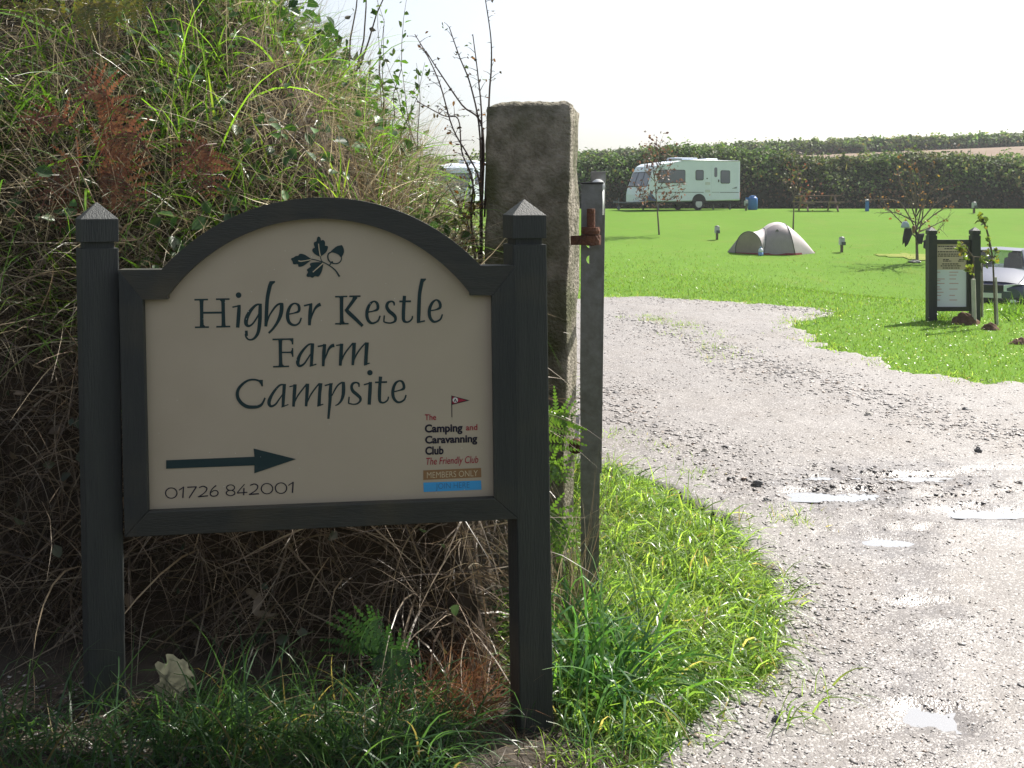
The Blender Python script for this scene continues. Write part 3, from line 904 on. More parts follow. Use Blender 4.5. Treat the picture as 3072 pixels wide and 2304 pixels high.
for i, s in enumerate(stems):
    pts = [P(px, py, 4.55 + 0.05 * math.sin(i * 2 + j)) for j, (px, py) in enumerate(to_px(s, 1250, 0, K2))]
    pts = [Vector(tuple(q)) for q in catmull([tuple(q) for q in pts], 5)]
    if i < 3:
        pts = [Vector((root.x, root.y, root.z - 0.3))] + pts
    mb = MB()
    n = len(pts)
    mb.tube(pts, [0.0044 * (1 - 0.75 * k / n) + 0.0010 for k in range(n)], 5)
    for k in range(2, n - 1):
        for _ in range(2):
            if random.random() < 0.7:
                d = Vector((random.uniform(-1, 1), random.uniform(-.6, .6), random.uniform(-.1, 0.7))).normalized()
                ln = random.choice((0.012, 0.02, 0.035, 0.06))
                q = pts[k].lerp(pts[k + 1], random.random())
                e = q + d * ln
                mb.tube([q, q.lerp(e, .5) + Vector((0, 0, .003)), e], [0.0016, 0.0012, 0.0004], 4, False)
                if ln > 0.03 or random.random() < 0.10:
                    lv.append(e)
    build("stem", mb, DARKBARK, shrub)
lv = np.array([tuple(v) for v in lv])
lv = np.concatenate([lv, lv + RNG.normal(size=lv.shape) * 0.012])
V, Q, C = leaves(lv, RNG.normal(size=lv.shape), 0.012 + 0.016 * RNG.random(len(lv)), pick(len(lv), [(2, (0.06, 0.045, 0.04)), (1, (0.06, 0.09, 0.03)), (1, (0.16, 0.07, 0.03))], 0.25), 0.45)
np_mesh("foliage", V, Q, LEAFMAT, C, shrub, off=tuple(shrub.location))
# leafy weeds at the foot of that shrub and at the bank end
def weed(px, py, Yd, h, n, label, cols, cat="weed", name="tall_weed", lean=0.0, group=None, leafy=10, thick=0.003):
    base = P(px, py, Yd)
    t = thing(name, base, label, cat, group)
    lv = []
    for i in range(n):
        top = base + Vector((lean * h + random.gauss(0, .12) * h, random.gauss(0, .08) * h, h * random.uniform(.75, 1.1)))
        b0 = base + Vector((random.gauss(0, .03), random.gauss(0, .03), -0.05))
        pts = [b0.lerp(top, k / 5) + Vector((random.gauss(0, .01), random.gauss(0, .01), 0)) * (k > 0) for k in range(6)]
        mb = MB(); mb.tube(pts, [thick * (1 - k / 7) for k in range(6)], 5)
        build("stem", mb, BARK, t)
        for k in range(leafy):
            q = pts[1].lerp(pts[5], random.random())
            lv.append(q + Vector((random.gauss(0, .025), random.gauss(0, .025), 0)))
    lv = np.array([tuple(v) for v in lv])
    V, Q, C = leaves(lv, RNG.normal(size=lv.shape) + UP * .6, 0.02 + 0.03 * RNG.random(len(lv)), pick(len(lv), cols, 0.25), 0.5)
    np_mesh("foliage", V, Q, LEAFMAT, C, t, off=tuple(base))
    return t
weed(1165, 330, 5.0, 0.55, 4, "leafy upright weed on the crest of the bank against the sky", GREEN, leafy=12)
weed(1230, 420, 4.8, 0.40, 4, "pale green weed at the right end of the bank crest", GREEN, leafy=12)
weed(1390, 760, 4.5, 0.30, 6, "yellow and brown leaved weed at the foot of the thorny shrub", [(2, (0.2, 0.16, 0.03)), (2, (0.22, 0.09, 0.03)), (2, (0.1, 0.16, 0.03))], leafy=12)
weed(1060, 180, 5.1, 0.75, 3, "dark dead stem standing above the bank top", [(1, (0.07, 0.06, 0.05))], leafy=3, lean=0.15, thick=0.005, cat="dead stem", name="dead_stalk", group="dead stems on the bank")
weed(650, 640, 3.75, 0.0 + 0.75, 1, "pinkish bare stem slanting up behind the left end of the sign", [(1, (0.2, 0.09, 0.07))], leafy=0 + 2, lean=0.1, thick=0.005, cat="dead stem", name="dead_stalk", group="dead stems on the bank") if False else None
def stalk(pts, Yd, r0, label, m, name="dead_stalk", cat="dead stem"):
    w = [P(a, b2, Yd) for a, b2 in pts]
    w = [Vector(tuple(q)) for q in catmull([tuple(q) for q in w], 5)]
    mb = MB(); mb.tube(w, [r0 * (1 - 0.6 * k / len(w)) for k in range(len(w))], 6)
    o = build(name, mb, m, None, True, loc=tuple(w[0]))
    return tag(o, label, cat, "dead stems on the bank")
TANSTEM = mat("tan_stem", (0.33, 0.24, 0.17), (0.24, 0.16, 0.11), 20, 0.6)
OLIVESTEM = mat("olive_stem", (0.16, 0.14, 0.055), (0.2, 0.15, 0.07), 12, 0.6)
stalk([(322, 640), (345, 560), (380, 480), (410, 420)], 3.7, 0.006, "smooth tan stem slanting up behind the left sign post", TANSTEM)
stalk([(330, 300), (300, 170), (262, 60), (225, -40)], 4.2, 0.008, "thick olive stem leaning left at the top of the bank", OLIVESTEM)
stalk([(262, 70), (270, 20), (285, -30)], 4.2, 0.006, "short olive side stem forking off at the top edge of the bank", OLIVESTEM)
stalk([(362, 722), (410, 720), (440, 705), (480, 686)], 3.5, 0.003, "short pale bent twig beside the cap of the left sign post", TANSTEM)
stalk([(240, 620), (235, 500), (228, 420)], 3.7, 0.004, "thin upright tan stem above the left sign post cap", TANSTEM)

# ================================================================== CAMPSITE SIGN
pL, pR = Vector((-1.215, 2.95, 0)), Vector((0.0555, 3.10, 0))
ST = (pR - pL).normalized()
SN = Vector((ST.y, -ST.x, 0))
def SP(px, py, n=0.0):
    d = ray(px, py)
    o = Vector((0, 0, EYE))
    t = ((pL + SN * n - o).dot(SN)) / d.dot(SN)
    return o + d * t
sign = thing("campsite_sign", (pL + pR) / 2, "dark green arched campsite sign with cream board standing before the grassy bank", "sign")
def circle3(a, b2, c, n):
    ax, ay = a; bx, by = b2; cx, cy = c
    d = 2 * (ax * (by - cy) + bx * (cy - ay) + cx * (ay - by))
    ux = ((ax * ax + ay * ay) * (by - cy) + (bx * bx + by * by) * (cy - ay) + (cx * cx + cy * cy) * (ay - by)) / d
    uy = ((ax * ax + ay * ay) * (cx - bx) + (bx * bx + by * by) * (ax - cx) + (cx * cx + cy * cy) * (bx - ax)) / d
    r = math.hypot(ax - ux, ay - uy)
    t0, t1 = math.atan2(ay - uy, ax - ux), math.atan2(cy - uy, cx - ux)
    if t1 < t0: t1 += 2 * math.pi
    return [(ux + r * math.cos(t0 + (t1 - t0) * k / n), uy + r * math.sin(t0 + (t1 - t0) * k / n)) for k in range(n + 1)]
outer = circle3((484, 809), (975, 592), (1442, 797), 44)
inner = circle3((503, 888), (956, 656), (1409, 879), 44)
arch = [(354, 809.5)] + outer + [(1547, 797), (1475, 887), (1409, 886)] + inner[::-1] + [(503, 898), (428.6, 900)]
FN, FB = 0.030, 0.062
def plate(px_pts, n, depth):
    return MB().prism([SP(x, y, n) for x, y in px_pts], -SN * depth)
build("arch_rail", plate(arch, FN, FB), WOODH, sign, bevel=0.003)
build("stile", plate([(354, 809.5), (428.6, 900), (443, 1536), (373, 1613)], FN, FB), WOOD, sign, bevel=0.003)
build("stile", plate([(1547, 797), (1475, 887), (1483, 1495), (1556, 1558)], FN, FB), WOOD, sign, bevel=0.003)
build("bottom_rail", plate([(443, 1536), (1483, 1495), (1556, 1558), (373, 1613)], FN, FB), WOODH, sign, bevel=0.003)
mid = circle3((494, 850), (965, 625), (1425, 838), 40)
board = build("board", plate([(390, 855)] + mid + [(1512, 842), (1520, 1526), (408, 1574)], 0.004, 0.012), CREAM, sign)
def twist_post(px_list, ang, half, n0, xs_px):
    """square post: px_list tip, cap shoulder, cap foot, groove top; the axis runs through xs_px (top y, x) (bottom y, x)"""
    tip, sh, cf, gt, bot = px_list
    (ya, xa), (yb, xb) = xs_px
    def c(y):
        x = xa + (xb - xa) * (y - ya) / (yb - ya)
        return SP(x, y, n0)
    def ring(y, h):
        p = c(y)
        return [Vector((p.x + h * (math.cos(ang) * a - math.sin(ang) * b2), p.y + h * (math.sin(ang) * a + math.cos(ang) * b2), p.z))
                for a, b2 in ((-1, -1), (1, -1), (1, 1), (-1, 1))]
    shaft = MB().grid([ring(bot, half), ring(bot - 400, half), ring(gt, half)], True)
    shaft.add(ring(gt, half), [(0, 1, 2, 3)]); shaft.add(ring(bot, half), [(3, 2, 1, 0)])
    cap = MB().grid([ring(gt + 8, half * 0.79), ring(cf, half * 0.79), ring(cf, half), ring(sh, half), ring(tip, 0.002)], True)
    return shaft, cap
a0 = math.atan2(ST.y, ST.x)
for pxs, ang, half, n0, ax in (((607, 656, 724.6, 744, 2260), a0 + math.radians(24), 0.052, -0.025, ((700, 291), (2200, 316))),
                               ((598, 645, 713.7, 732, 2330), a0 + math.radians(10), 0.0545, -0.035, ((680, 1573), (2215, 1596)))):
    shaft, cap = twist_post(pxs, ang, half, n0, ax)
    po = build("post", shaft, WOOD, sign, bevel=0.004)
    build("post_cap", cap, WOOD, po, bevel=0.003)

# ---- lettering: pen strokes (x, y, width) in crop pixels
def stroke_mesh(mb, pts, conv, lift, smooth=True):
    q = catmull(pts, 6) if (smooth and len(pts) > 2) else pts
    q = [np.array(p, float) for p in q]
    L, R = [], []
    for i, p in enumerate(q):
        d = q[min(i + 1, len(q) - 1)][:2] - q[max(i - 1, 0)][:2]
        d = d / max(np.hypot(*d), 1e-6)
        nn = np.array([-d[1], d[0]]) * p[2] / 2
        L.append(conv(p[0] + nn[0], p[1] + nn[1], lift)); R.append(conv(p[0] - nn[0], p[1] - nn[1], lift))
    n = len(q)
    mb.add(L + R, [(i, i + 1, n + i + 1, n + i) for i in range(n - 1)])
LIFT = [0.0046]
def nextlift():
    LIFT[0] += 0.00002
    return LIFT[0]
def conv_crop(ox, oy, k):
    return lambda x, y, l: SP(ox + x / k, oy + y / k, l)
def strokes(mb, conv, lst):
    for s in lst:
        LIFT[0] = 0.0046 + (LIFT[0] - 0.0046 + 0.00002) % 0.0012
        if s[0] == 'dot':
            _, x, y, r = s[:4]
            ry = s[4] if len(s) > 4 else r
            p = [conv(x + r * math.cos(t * math.pi / 14), y + ry * math.sin(t * math.pi / 14), LIFT[0]) for t in range(28)]
            mb.add([conv(x, y, LIFT[0])] + p, [(0, 1 + k, 1 + (k + 1) % 28) for k in range(28)])
        elif s[0] == 'ring':
            _, x, y, rx, ry, w = s
            stroke_mesh(mb, [(x + rx * math.cos(t * math.pi / 12), y + ry * math.sin(t * math.pi / 12), w * (0.75 + 0.35 * abs(math.cos(t * math.pi / 12)))) for t in range(25)], conv, LIFT[0], False)
        elif s[0] == 'line':
            _, x1, y1, x2, y2, w = s[:6]
            stroke_mesh(mb, [(x1, y1, w), (x2, y2, s[6] if len(s) > 6 else w)], conv, LIFT[0], False)
        elif s[0] == 'poly':
            pts = [conv(x, y, LIFT[0]) for x, y in s[1]]
            mb.add(pts, [tuple(t) for t in tessellate_polygon([pts])])
        else:
            stroke_mesh(mb, s, conv, LIFT[0])
A = conv_crop(560, 820, 5.267); B = conv_crop(960, 800, 5.267); Cc = conv_crop(780, 990, 5.821); Dd = conv_crop(690, 1090, 7.9)
Ee = conv_crop(950, 1090, 7.373); Ff = conv_crop(480, 1420, 5.267)
words = []
def word(label, conv_lists):
    mb = MB()
    for cv_, ls in conv_lists:
        strokes(mb, cv_, ls)
    o = build("lettering", mb, INK, board, normals=False)
    o["label"] = label
word("dark green calligraphic word Higher", [(A, [
    [(235, 422, 96), (235, 450, 62), (237, 620, 55), (240, 815, 62), (243, 845, 100)], ('line', 122, 418, 337, 414, 26), ('line', 130, 853, 352, 849, 26),
    [(570, 412, 96), (575, 442, 62), (578, 620, 57), (582, 808, 64), (582, 838, 100)], ('line', 462, 409, 678, 407, 26), ('line', 468, 845, 690, 840, 26),
    ('line', 258, 623, 550, 620, 32),
    ('dot', 820, 345, 45), ('line', 722, 535, 850, 508, 24), [(830, 500, 50), (822, 650, 60), (806, 858, 55)],
    [(1185, 490, 22), (1100, 500, 35), (1010, 590, 52), (950, 700, 65), (938, 790, 60), (975, 832, 40), (1040, 800, 28), (1110, 700, 26), (1150, 620, 20)],
    [(1163, 482, 50), (1160, 600, 58), (1155, 760, 60), (1130, 930, 52), (1070, 1025, 38), (995, 1050, 26), (945, 1015, 28), (928, 960, 30)],
    ('line', 941, 905, 948, 990, 44),
    [(1335, 135, 52), (1310, 220, 62), (1275, 400, 58), (1262, 600, 58), (1256, 760, 54), (1250, 840, 46)], ('line', 1310, 137, 1397, 133, 26), ('poly', [(1345, 140), (1395, 146), (1362, 172), (1338, 215)]),
    [(1270, 780, 20), (1310, 662, 26), (1400, 530, 32), (1460, 485, 32), (1520, 478, 26)],
    [(1500, 474, 60), (1500, 570, 62), (1480, 670, 60), (1430, 780, 45), (1360, 880, 36), (1295, 945, 32)],
    [(1618, 645, 22), (1700, 626, 22), (1768, 600, 40), (1778, 545, 45), (1762, 500, 40), (1710, 475, 24), (1650, 505, 38), (1610, 580, 50), (1594, 670, 55), (1612, 760, 52), (1660, 808, 42), (1720, 818, 32), (1780, 780, 28), (1812, 702, 24)],
    ('line', 1853, 512, 1985, 482, 26), [(1964, 478, 46), (1950, 640, 58), (1940, 822, 44)],
    [(1962, 730, 16), (1990, 640, 26), (2030, 555, 36), (2080, 505, 50), (2118, 490, 58)]])])
word("dark green calligraphic word Kestle", [(B, [
    [(335, 470, 88), (340, 505, 60), (340, 680, 56), (343, 868, 62), (346, 895, 96)], ('line', 240, 475, 432, 470, 24), ('line', 240, 903, 452, 900, 24),
    ('line', 463, 468, 640, 466, 24), [(560, 472, 80), (530, 530, 55), (470, 615, 50), (415, 690, 44)],
    [(400, 670, 40), (450, 722, 62), (560, 825, 58), (675, 938, 46)],
    [(765, 718, 22), (840, 702, 22), (905, 675, 42), (915, 620, 46), (895, 570, 40), (850, 548, 24), (795, 585, 40), (755, 660, 50), (740, 750, 52), (758, 840, 50), (805, 888, 40), (860, 888, 30), (920, 850, 28), (950, 775, 24)],
    [(1172, 615, 20), (1168, 570, 32), (1130, 548, 26), (1075, 570, 42), (1055, 630, 50), (1090, 700, 58), (1150, 750, 58), (1190, 800, 50), (1185, 860, 36), (1120, 890, 24), (1050, 885, 24), (1005, 868, 20)],
    ('line', 1016, 770, 1008, 875, 22),
    [(1335, 460, 52), (1325, 600, 55), (1318, 760, 55), (1325, 850, 50), (1370, 876, 30), (1420, 860, 26), (1455, 820, 24), (1461, 778, 22)], ('line', 1253, 550, 1438, 547, 30),
    ('line', 1590, 200, 1676, 198, 22), ('poly', [(1625, 205), (1672, 212), (1640, 240), (1620, 280)]), [(1615, 205, 55), (1598, 290, 58), (1575, 420, 56), (1565, 600, 58), (1560, 760, 58), (1556, 888, 52)], ('line', 1535, 884, 1658, 855, 24),
    [(1755, 695, 22), (1830, 680, 22), (1892, 650, 42), (1900, 600, 46), (1880, 550, 40), (1835, 525, 24), (1780, 565, 40), (1740, 640, 50), (1726, 730, 52), (1744, 815, 50), (1790, 866, 40), (1845, 865, 30), (1905, 828, 28), (1935, 752, 24)]])])
word("dark green calligraphic word Farm", [(Cc, [
    ('line', 218, 165, 583, 157, 28), [(355, 172, 100), (355, 205, 64), (357, 400, 58), (362, 595, 66), (365, 628, 115)], ('line', 228, 642, 508, 634, 26),
    ('poly', [(500, 160), (583, 145), (582, 252), (556, 252), (550, 205), (525, 182)]), ('line', 385, 392, 570, 390, 26), ('line', 566, 315, 572, 468, 26), ('poly', [(530, 392), (556, 340), (575, 392), (560, 440)]),
    [(945, 246, 24), (860, 250, 30), (780, 320, 40), (700, 430, 52), (662, 540, 62), (667, 605, 56), (705, 628, 42), (770, 590, 32), (830, 505, 26), (890, 410, 20)],
    [(916, 240, 62), (908, 400, 58), (900, 560, 54), (893, 632, 48)], ('line', 868, 634, 985, 596, 22),
    ('line', 1007, 288, 1155, 260, 26), [(1128, 246, 56), (1115, 420, 62), (1103, 632, 44)], [(1125, 530, 16), (1165, 420, 28), (1200, 335, 38), (1250, 280, 55), (1297, 268, 62)],
    ('line', 1330, 270, 1455, 250, 22), [(1426, 238, 58), (1415, 420, 62), (1402, 622, 50)], [(1425, 540, 20), (1470, 430, 26), (1540, 330, 26), (1620, 232, 26)],
    [(1645, 222, 62), (1635, 420, 60), (1620, 615, 44)], [(1640, 530, 20), (1690, 420, 26), (1760, 320, 26), (1840, 228, 26)], [(1868, 217, 66), (1855, 420, 62), (1845, 610, 62)], ('line', 1816, 614, 1915, 577, 22)])])
word("dark green calligraphic word Campsite", [(Dd, [
    [(762, 545, 30), (745, 470, 60), (680, 412, 46), (560, 386, 45), (430, 405, 48), (300, 490, 60), (205, 600, 70), (172, 720, 78), (197, 840, 82), (280, 950, 85), (400, 1023, 85), (530, 1038, 80), (650, 1028, 72), (735, 990, 62), (790, 910, 46), (832, 816, 40)],
    ('poly', [(700, 392), (780, 392), (780, 545), (745, 545), (730, 490)]),
    [(1325, 500, 22), (1190, 515, 45), (1080, 620, 55), (985, 760, 70), (930, 890, 85), (932, 978, 76), (985, 1018, 56), (1080, 970, 45), (1160, 860, 36), (1250, 730, 26)],
    [(1288, 490, 82), (1275, 700, 78), (1262, 900, 74), (1255, 1035, 66)], ('line', 1218, 1040, 1385, 975, 26),
    ('line', 1408, 554, 1578, 515, 28), [(1542, 497, 78), (1525, 720, 84), (1505, 1027, 66)], [(1530, 930, 24), (1600, 780, 36), (1700, 640, 36), (1820, 488, 34)],
    [(1837, 482, 84), (1825, 700, 80), (1803, 1020, 62)], [(1835, 920, 24), (1905, 760, 36), (2000, 620, 36), (2110, 482, 34)], [(2148, 470, 90), (2125, 720, 80), (2108, 1010, 82)], ('line', 2068, 1018, 2212, 966, 28)]), (Ee, [
    ('line', 178, 492, 355, 448, 34), [(316, 440, 68), (300, 640, 76), (295, 820, 72), (275, 1050, 58), (258, 1228, 50)], [(335, 720, 24), (400, 590, 34), (470, 485, 36), (550, 428, 36), (610, 428, 36)],
    [(592, 415, 66), (595, 560, 80), (585, 700, 74), (545, 820, 55), (480, 900, 36), (412, 935, 20)],
    [(938, 522, 26), (930, 450, 42), (870, 425, 36), (800, 450, 56), (772, 520, 62), (800, 610, 72), (890, 690, 76), (960, 760, 68), (962, 830, 50), (900, 890, 36), (820, 905, 28), (740, 892, 30), (700, 880, 28)], ('line', 718, 738, 706, 885, 30),
    ('dot', 1178, 207, 60), ('line', 1042, 475, 1225, 425, 30), [(1188, 412, 74), (1180, 600, 78), (1162, 914, 74)],
    [(1413, 292, 76), (1400, 450, 70), (1390, 650, 76), (1395, 820, 66), (1440, 868, 42), (1510, 860, 36), (1570, 810, 34), (1590, 735, 30)], ('line', 1290, 422, 1557, 412, 38),
    [(1718, 625, 28), (1830, 598, 28), (1920, 560, 60), (1928, 490, 62), (1895, 410, 52), (1830, 387, 34), (1750, 435, 54), (1700, 540, 66), (1684, 660, 70), (1707, 770, 66), (1770, 848, 54), (1850, 858, 42), (1940, 800, 38), (1978, 698, 34)]])])
w3 = MB()
strokes(w3, Ff, [
    ('ring', 178, 312, 90, 82, 17), ('line', 297, 268, 378, 212, 14), ('line', 371, 212, 361, 387, 20), ('line', 430, 220, 580, 212, 17), ('line', 574, 214, 460, 388, 18),
    [(617, 225, 16), (680, 204, 16), (735, 228, 20), (732, 270, 18), (690, 318, 15), (605, 372, 14)], ('line', 598, 371, 758, 355, 18),
    [(887, 192, 18), (830, 240, 15), (797, 300, 18), (802, 345, 18), (840, 362, 15), (895, 350, 17), (918, 310, 18), (898, 276, 15), (850, 272, 14), (805, 305, 14)],
    ])
lt = build("lettering", w3, NAVY, board, normals=False)
lt["label"] = "thin dark digits 01726"
w3 = MB()
strokes(w3, Ff, [
    ('ring', 1115, 226, 63, 44, 16), ('ring', 1115, 310, 68, 42, 17), ('line', 1336, 170, 1220, 306, 14), ('line', 1218, 312, 1382, 300, 16), ('line', 1327, 232, 1322, 346, 19),
    [(1425, 190, 16), (1490, 168, 16), (1540, 192, 20), (1538, 235, 18), (1500, 280, 15), (1410, 335, 14)], ('line', 1406, 333, 1563, 322, 18),
    ('ring', 1690, 242, 90, 82, 17), ('ring', 1912, 234, 90, 84, 17), ('line', 2028, 192, 2110, 136, 14), ('line', 2104, 138, 2092, 310, 20)])
lt = build("lettering", w3, NAVY, board, normals=False)
lt["label"] = "thin dark digits 842001"
G8 = conv_crop(820, 680, 8.508)
em = MB()
def smooth_loop(pts):
    p = list(pts) + [pts[0]]
    return [tuple(q) for q in catmull(p, 3)][:-1]
leaf1 = [(1155, 250), (1190, 270), (1210, 310), (1218, 352), (1265, 338), (1305, 365), (1322, 410), (1318, 482), (1375, 490), (1397, 520), (1380, 590), (1330, 670), (1215, 755), (1150, 750), (1060, 700), (1005, 640), (995, 590), (1015, 555), (1057, 535), (1035, 470), (1032, 420), (1055, 390), (1100, 375), (1110, 320), (1125, 270)]
leaf2 = [(975, 830), (890, 770), (800, 715), (720, 692), (665, 700), (635, 740), (570, 750), (520, 785), (470, 800), (450, 830), (475, 865), (492, 900), (500, 945), (530, 962), (600, 955), (632, 967), (635, 1010), (670, 1025), (760, 1005), (870, 930), (960, 855)]
leaf3 = [(1230, 910), (1130, 905), (1010, 915), (945, 935), (935, 980), (957, 1015), (900, 1060), (862, 1090), (860, 1120), (887, 1160), (850, 1220), (850, 1265), (880, 1285), (940, 1280), (985, 1305), (1020, 1295), (1060, 1262), (1110, 1270), (1150, 1275), (1200, 1215), (1250, 1100), (1275, 940)]
acorn = [(1750, 470), (1785, 530), (1803, 620), (1790, 690), (1745, 775), (1705, 765), (1670, 720), (1590, 680), (1500, 655), (1450, 660), (1470, 625), (1540, 560), (1620, 500), (1700, 478)]
strokes(em, G8, [('poly', smooth_loop(leaf1)), ('poly', smooth_loop(leaf2)), ('poly', smooth_loop(leaf3)), ('poly', smooth_loop(acorn)),
                 [(975, 830, 22), (1080, 850, 22), (1200, 885, 24), (1255, 900, 24)], [(1200, 755, 18), (1215, 830, 20), (1255, 900, 24)],
                 [(1240, 890, 24), (1420, 985, 28), (1580, 1110, 34), (1690, 1275, 46)],
                 [(1480, 645, 30), (1410, 690, 34), (1390, 770, 34), (1410, 850, 34), (1460, 910, 32), (1485, 935, 26)],
                 [(1735, 765, 26), (1735, 840, 26), (1690, 910, 28), (1600, 945, 28), (1500, 932, 26)], ('dot', 1500, 908, 28), [(1415, 985, 26), (1450, 965, 26), (1475, 930, 26)]])
build("oak_leaf_emblem", em, INK, board, normals=False)
ev = MB()
for s in ([(1155, 435, 22), (1170, 590, 22), (1200, 752, 22)], [(640, 868, 26), (720, 882, 26), (960, 842, 20)], [(1272, 928, 28), (1010, 1160, 24)]):
    stroke_mesh(ev, s, G8, 0.0062)
build("leaf_vein", ev, PALEINK, board, normals=False)
ar = MB()
G4 = conv_crop(400, 1250, 2.765)
strokes(ar, G4, [('poly', [(272, 362), (1005, 332), (997, 264), (1350, 352), (1003, 470), (1005, 404), (272, 432)])])
build("arrow", ar, INK, board, normals=False)
# club panel
G3 = conv_crop(1200, 1150, 4.147)
def solid(name, pts, m, lift, parent=board):
    mb = MB(); q = [G3(x, y, lift) for x, y in pts]
    mb.add(q, [tuple(t) for t in tessellate_polygon([q])])
    return build(name, mb, m, parent, normals=False)
solid("pennant", [(638, 152), (868, 212), (644, 268)], NAVY, 0.0050)
pen = solid("pennant", [(650, 164), (830, 211), (652, 256)], RED, 0.0054)
dm = MB(); strokes(dm, lambda x, y, l: G3(x, y, 0.0058), [('dot', 688, 208, 33)])
build("badge", dm, WHITEINK, board, normals=False)
tm = MB(); strokes(tm, lambda x, y, l: G3(x, y, 0.0062), [('poly', [(688, 188), (704, 214), (672, 214)]), ('dot', 676, 222, 7), ('dot', 700, 224, 8)])
build("badge_mark", tm, NAVY, board, normals=False)
pm = MB(); strokes(pm, lambda x, y, l: G3(x, y, 0.0049), [('line', 643, 152, 646, 422, 9)])
build("flag_pole", pm, NAVY, board, normals=False)
solid("box", [(290, 1083), (1008, 1053), (1012, 1168), (290, 1202)], BROWNBOX, 0.0049)
solid("box", [(290, 1235), (1008, 1208), (1014, 1322), (295, 1352)], BLUEBOX, 0.0049)
def font_mesh(txt, bold=0.0):
    cu = bpy.data.curves.new("txt", 'FONT'); cu.body = txt; cu.size = 1; cu.offset = bold; cu.resolution_u = 4
    ob = bpy.data.objects.new("txt", cu); COL.objects.link(ob)
    dg = bpy.context.evaluated_depsgraph_get()
    me = bpy.data.meshes.new_from_object(ob.evaluated_get(dg))
    vs = [v.co.copy() for v in me.vertices]; fs = [tuple(p.vertices) for p in me.polygons]
    bpy.data.objects.remove(ob); bpy.data.curves.remove(cu); bpy.data.meshes.remove(me)
    return vs, fs
CAP = max(v.y for v in font_mesh("H")[0])
def text(txt, conv, x1, y1, x2, y2, caph, m, bold=0.0, shear=0.0, lift=0.0052, parent=board, name="lettering"):
    vs, fs = font_mesh(txt, bold)
    a, b2 = min(v.x for v in vs), max(v.x for v in vs)
    q = []
    for v in vs:
        u = (v.x - a) / (b2 - a)
        h = v.y / CAP * caph
        q.append(conv(x1 + (x2 - x1) * u + shear * h, y1 + (y2 - y1) * u - h, lift))
    mb = MB().add(q, fs)
    o = build(name, mb, m, parent, normals=False)
    return o
text("The", G3, 308, 458, 450, 454, 70, RED, 0.012)
text("Camping", G3, 308, 609, 778, 596, 92, NAVY, 0.036)
text("and", G3, 820, 585, 962, 580, 72, RED, 0.012)
text("Caravanning", G3, 312, 747, 962, 728, 88, NAVY, 0.036)
text("Club", G3, 314, 886, 543, 878, 93, NAVY, 0.036)
text("The Friendly Club", G3, 316, 1014, 970, 988, 86, RED, 0.004, 0.12)
text("MEMBERS ONLY", G3, 335, 1180, 968, 1154, 74, PALEINK, -0.004)
text("JOIN HERE", G3, 445, 1314, 865, 1297, 70, BLUEINK, -0.012)

fl = MB()
for k_ in range(90):
    fx_, fy_ = random.uniform(450, 1460), random.uniform(720, 1490)
    c_ = SP(fx_, fy_, .0066); r_ = random.choice((.0006, .0008, .0012))
    fl.add([c_ + ST * r_ * math.cos(t_) + Vector((0, 0, r_ * math.sin(t_))) for t_ in (0, 1.26, 2.5, 3.77, 5.0)], [(0, 1, 2, 3, 4)])
o = build("fleck", fl, WHITEINK, board, normals=False); o["kind"] = "stuff"
# ================================================================== GRANITE GATEPOST
gy = 4.25
g0 = P(1586, 1700, gy)
gbase = Vector((g0.x, gy + 0.165, tz(g0.x, gy) - 0.05))
gp = thing("granite_gatepost", gbase, "square granite gatepost with mossy front and rounded top edges beside the gate", "gatepost")
bm = bmesh.new()
bmesh.ops.create_cube(bm, size=1)
bmesh.ops.subdivide_edges(bm, edges=bm.edges[:], cuts=23, use_grid_fill=True)
topz = P(1570, 306, gy).z - gbase.z
wx = (1690 - 1450) * gy / F * 1.07
rot = math.radians(-11)
for v in bm.verts:
    x, y, z = v.co.x * wx, v.co.y * 0.33, (v.co.z + 0.5) * topz
    # round the long edges and the top
    cx, cy = wx / 2 - 0.017, 0.165 - 0.017
    qx, qy = max(abs(x) - cx, 0), max(abs(y) - cy, 0)
    if qx > 0 and qy > 0:
        k = 0.017 / max(math.hypot(qx, qy), 0.017)
        x = math.copysign(cx + qx * k, x); y = math.copysign(cy + qy * k, y)
    ed = max(abs(x) / (wx / 2), abs(y) / 0.165)
    if v.co.z > 0.49: z -= 0.022 * max(0, ed - 0.86) / 0.14
    p = Vector((x, y, z))
    s = 0.006 * mnoise.noise(p * 3) + 0.005 * mnoise.noise(p * 9) + 0.005 * mnoise.noise(p * 25) + 0.004 * mnoise.noise(p * 60)
    nn = Vector((v.co.x if abs(v.co.x) > 0.49 else 0, v.co.y if abs(v.co.y) > 0.49 else 0, v.co.z if v.co.z > 0.49 else 0))
    if nn.length > 0: p += nn.normalized() * s * 1.5
    lean = 0.028 * (p.z / topz)
    X_, Y_ = p.x * math.cos(rot) - p.y * math.sin(rot), p.x * math.sin(rot) + p.y * math.cos(rot)
    v.co = Vector((X_ + lean, Y_, p.z))
me = bpy.data.meshes.new("shaft"); bm.to_mesh(me); bm.free()
link("shaft", me, GRANITE, gp, True)

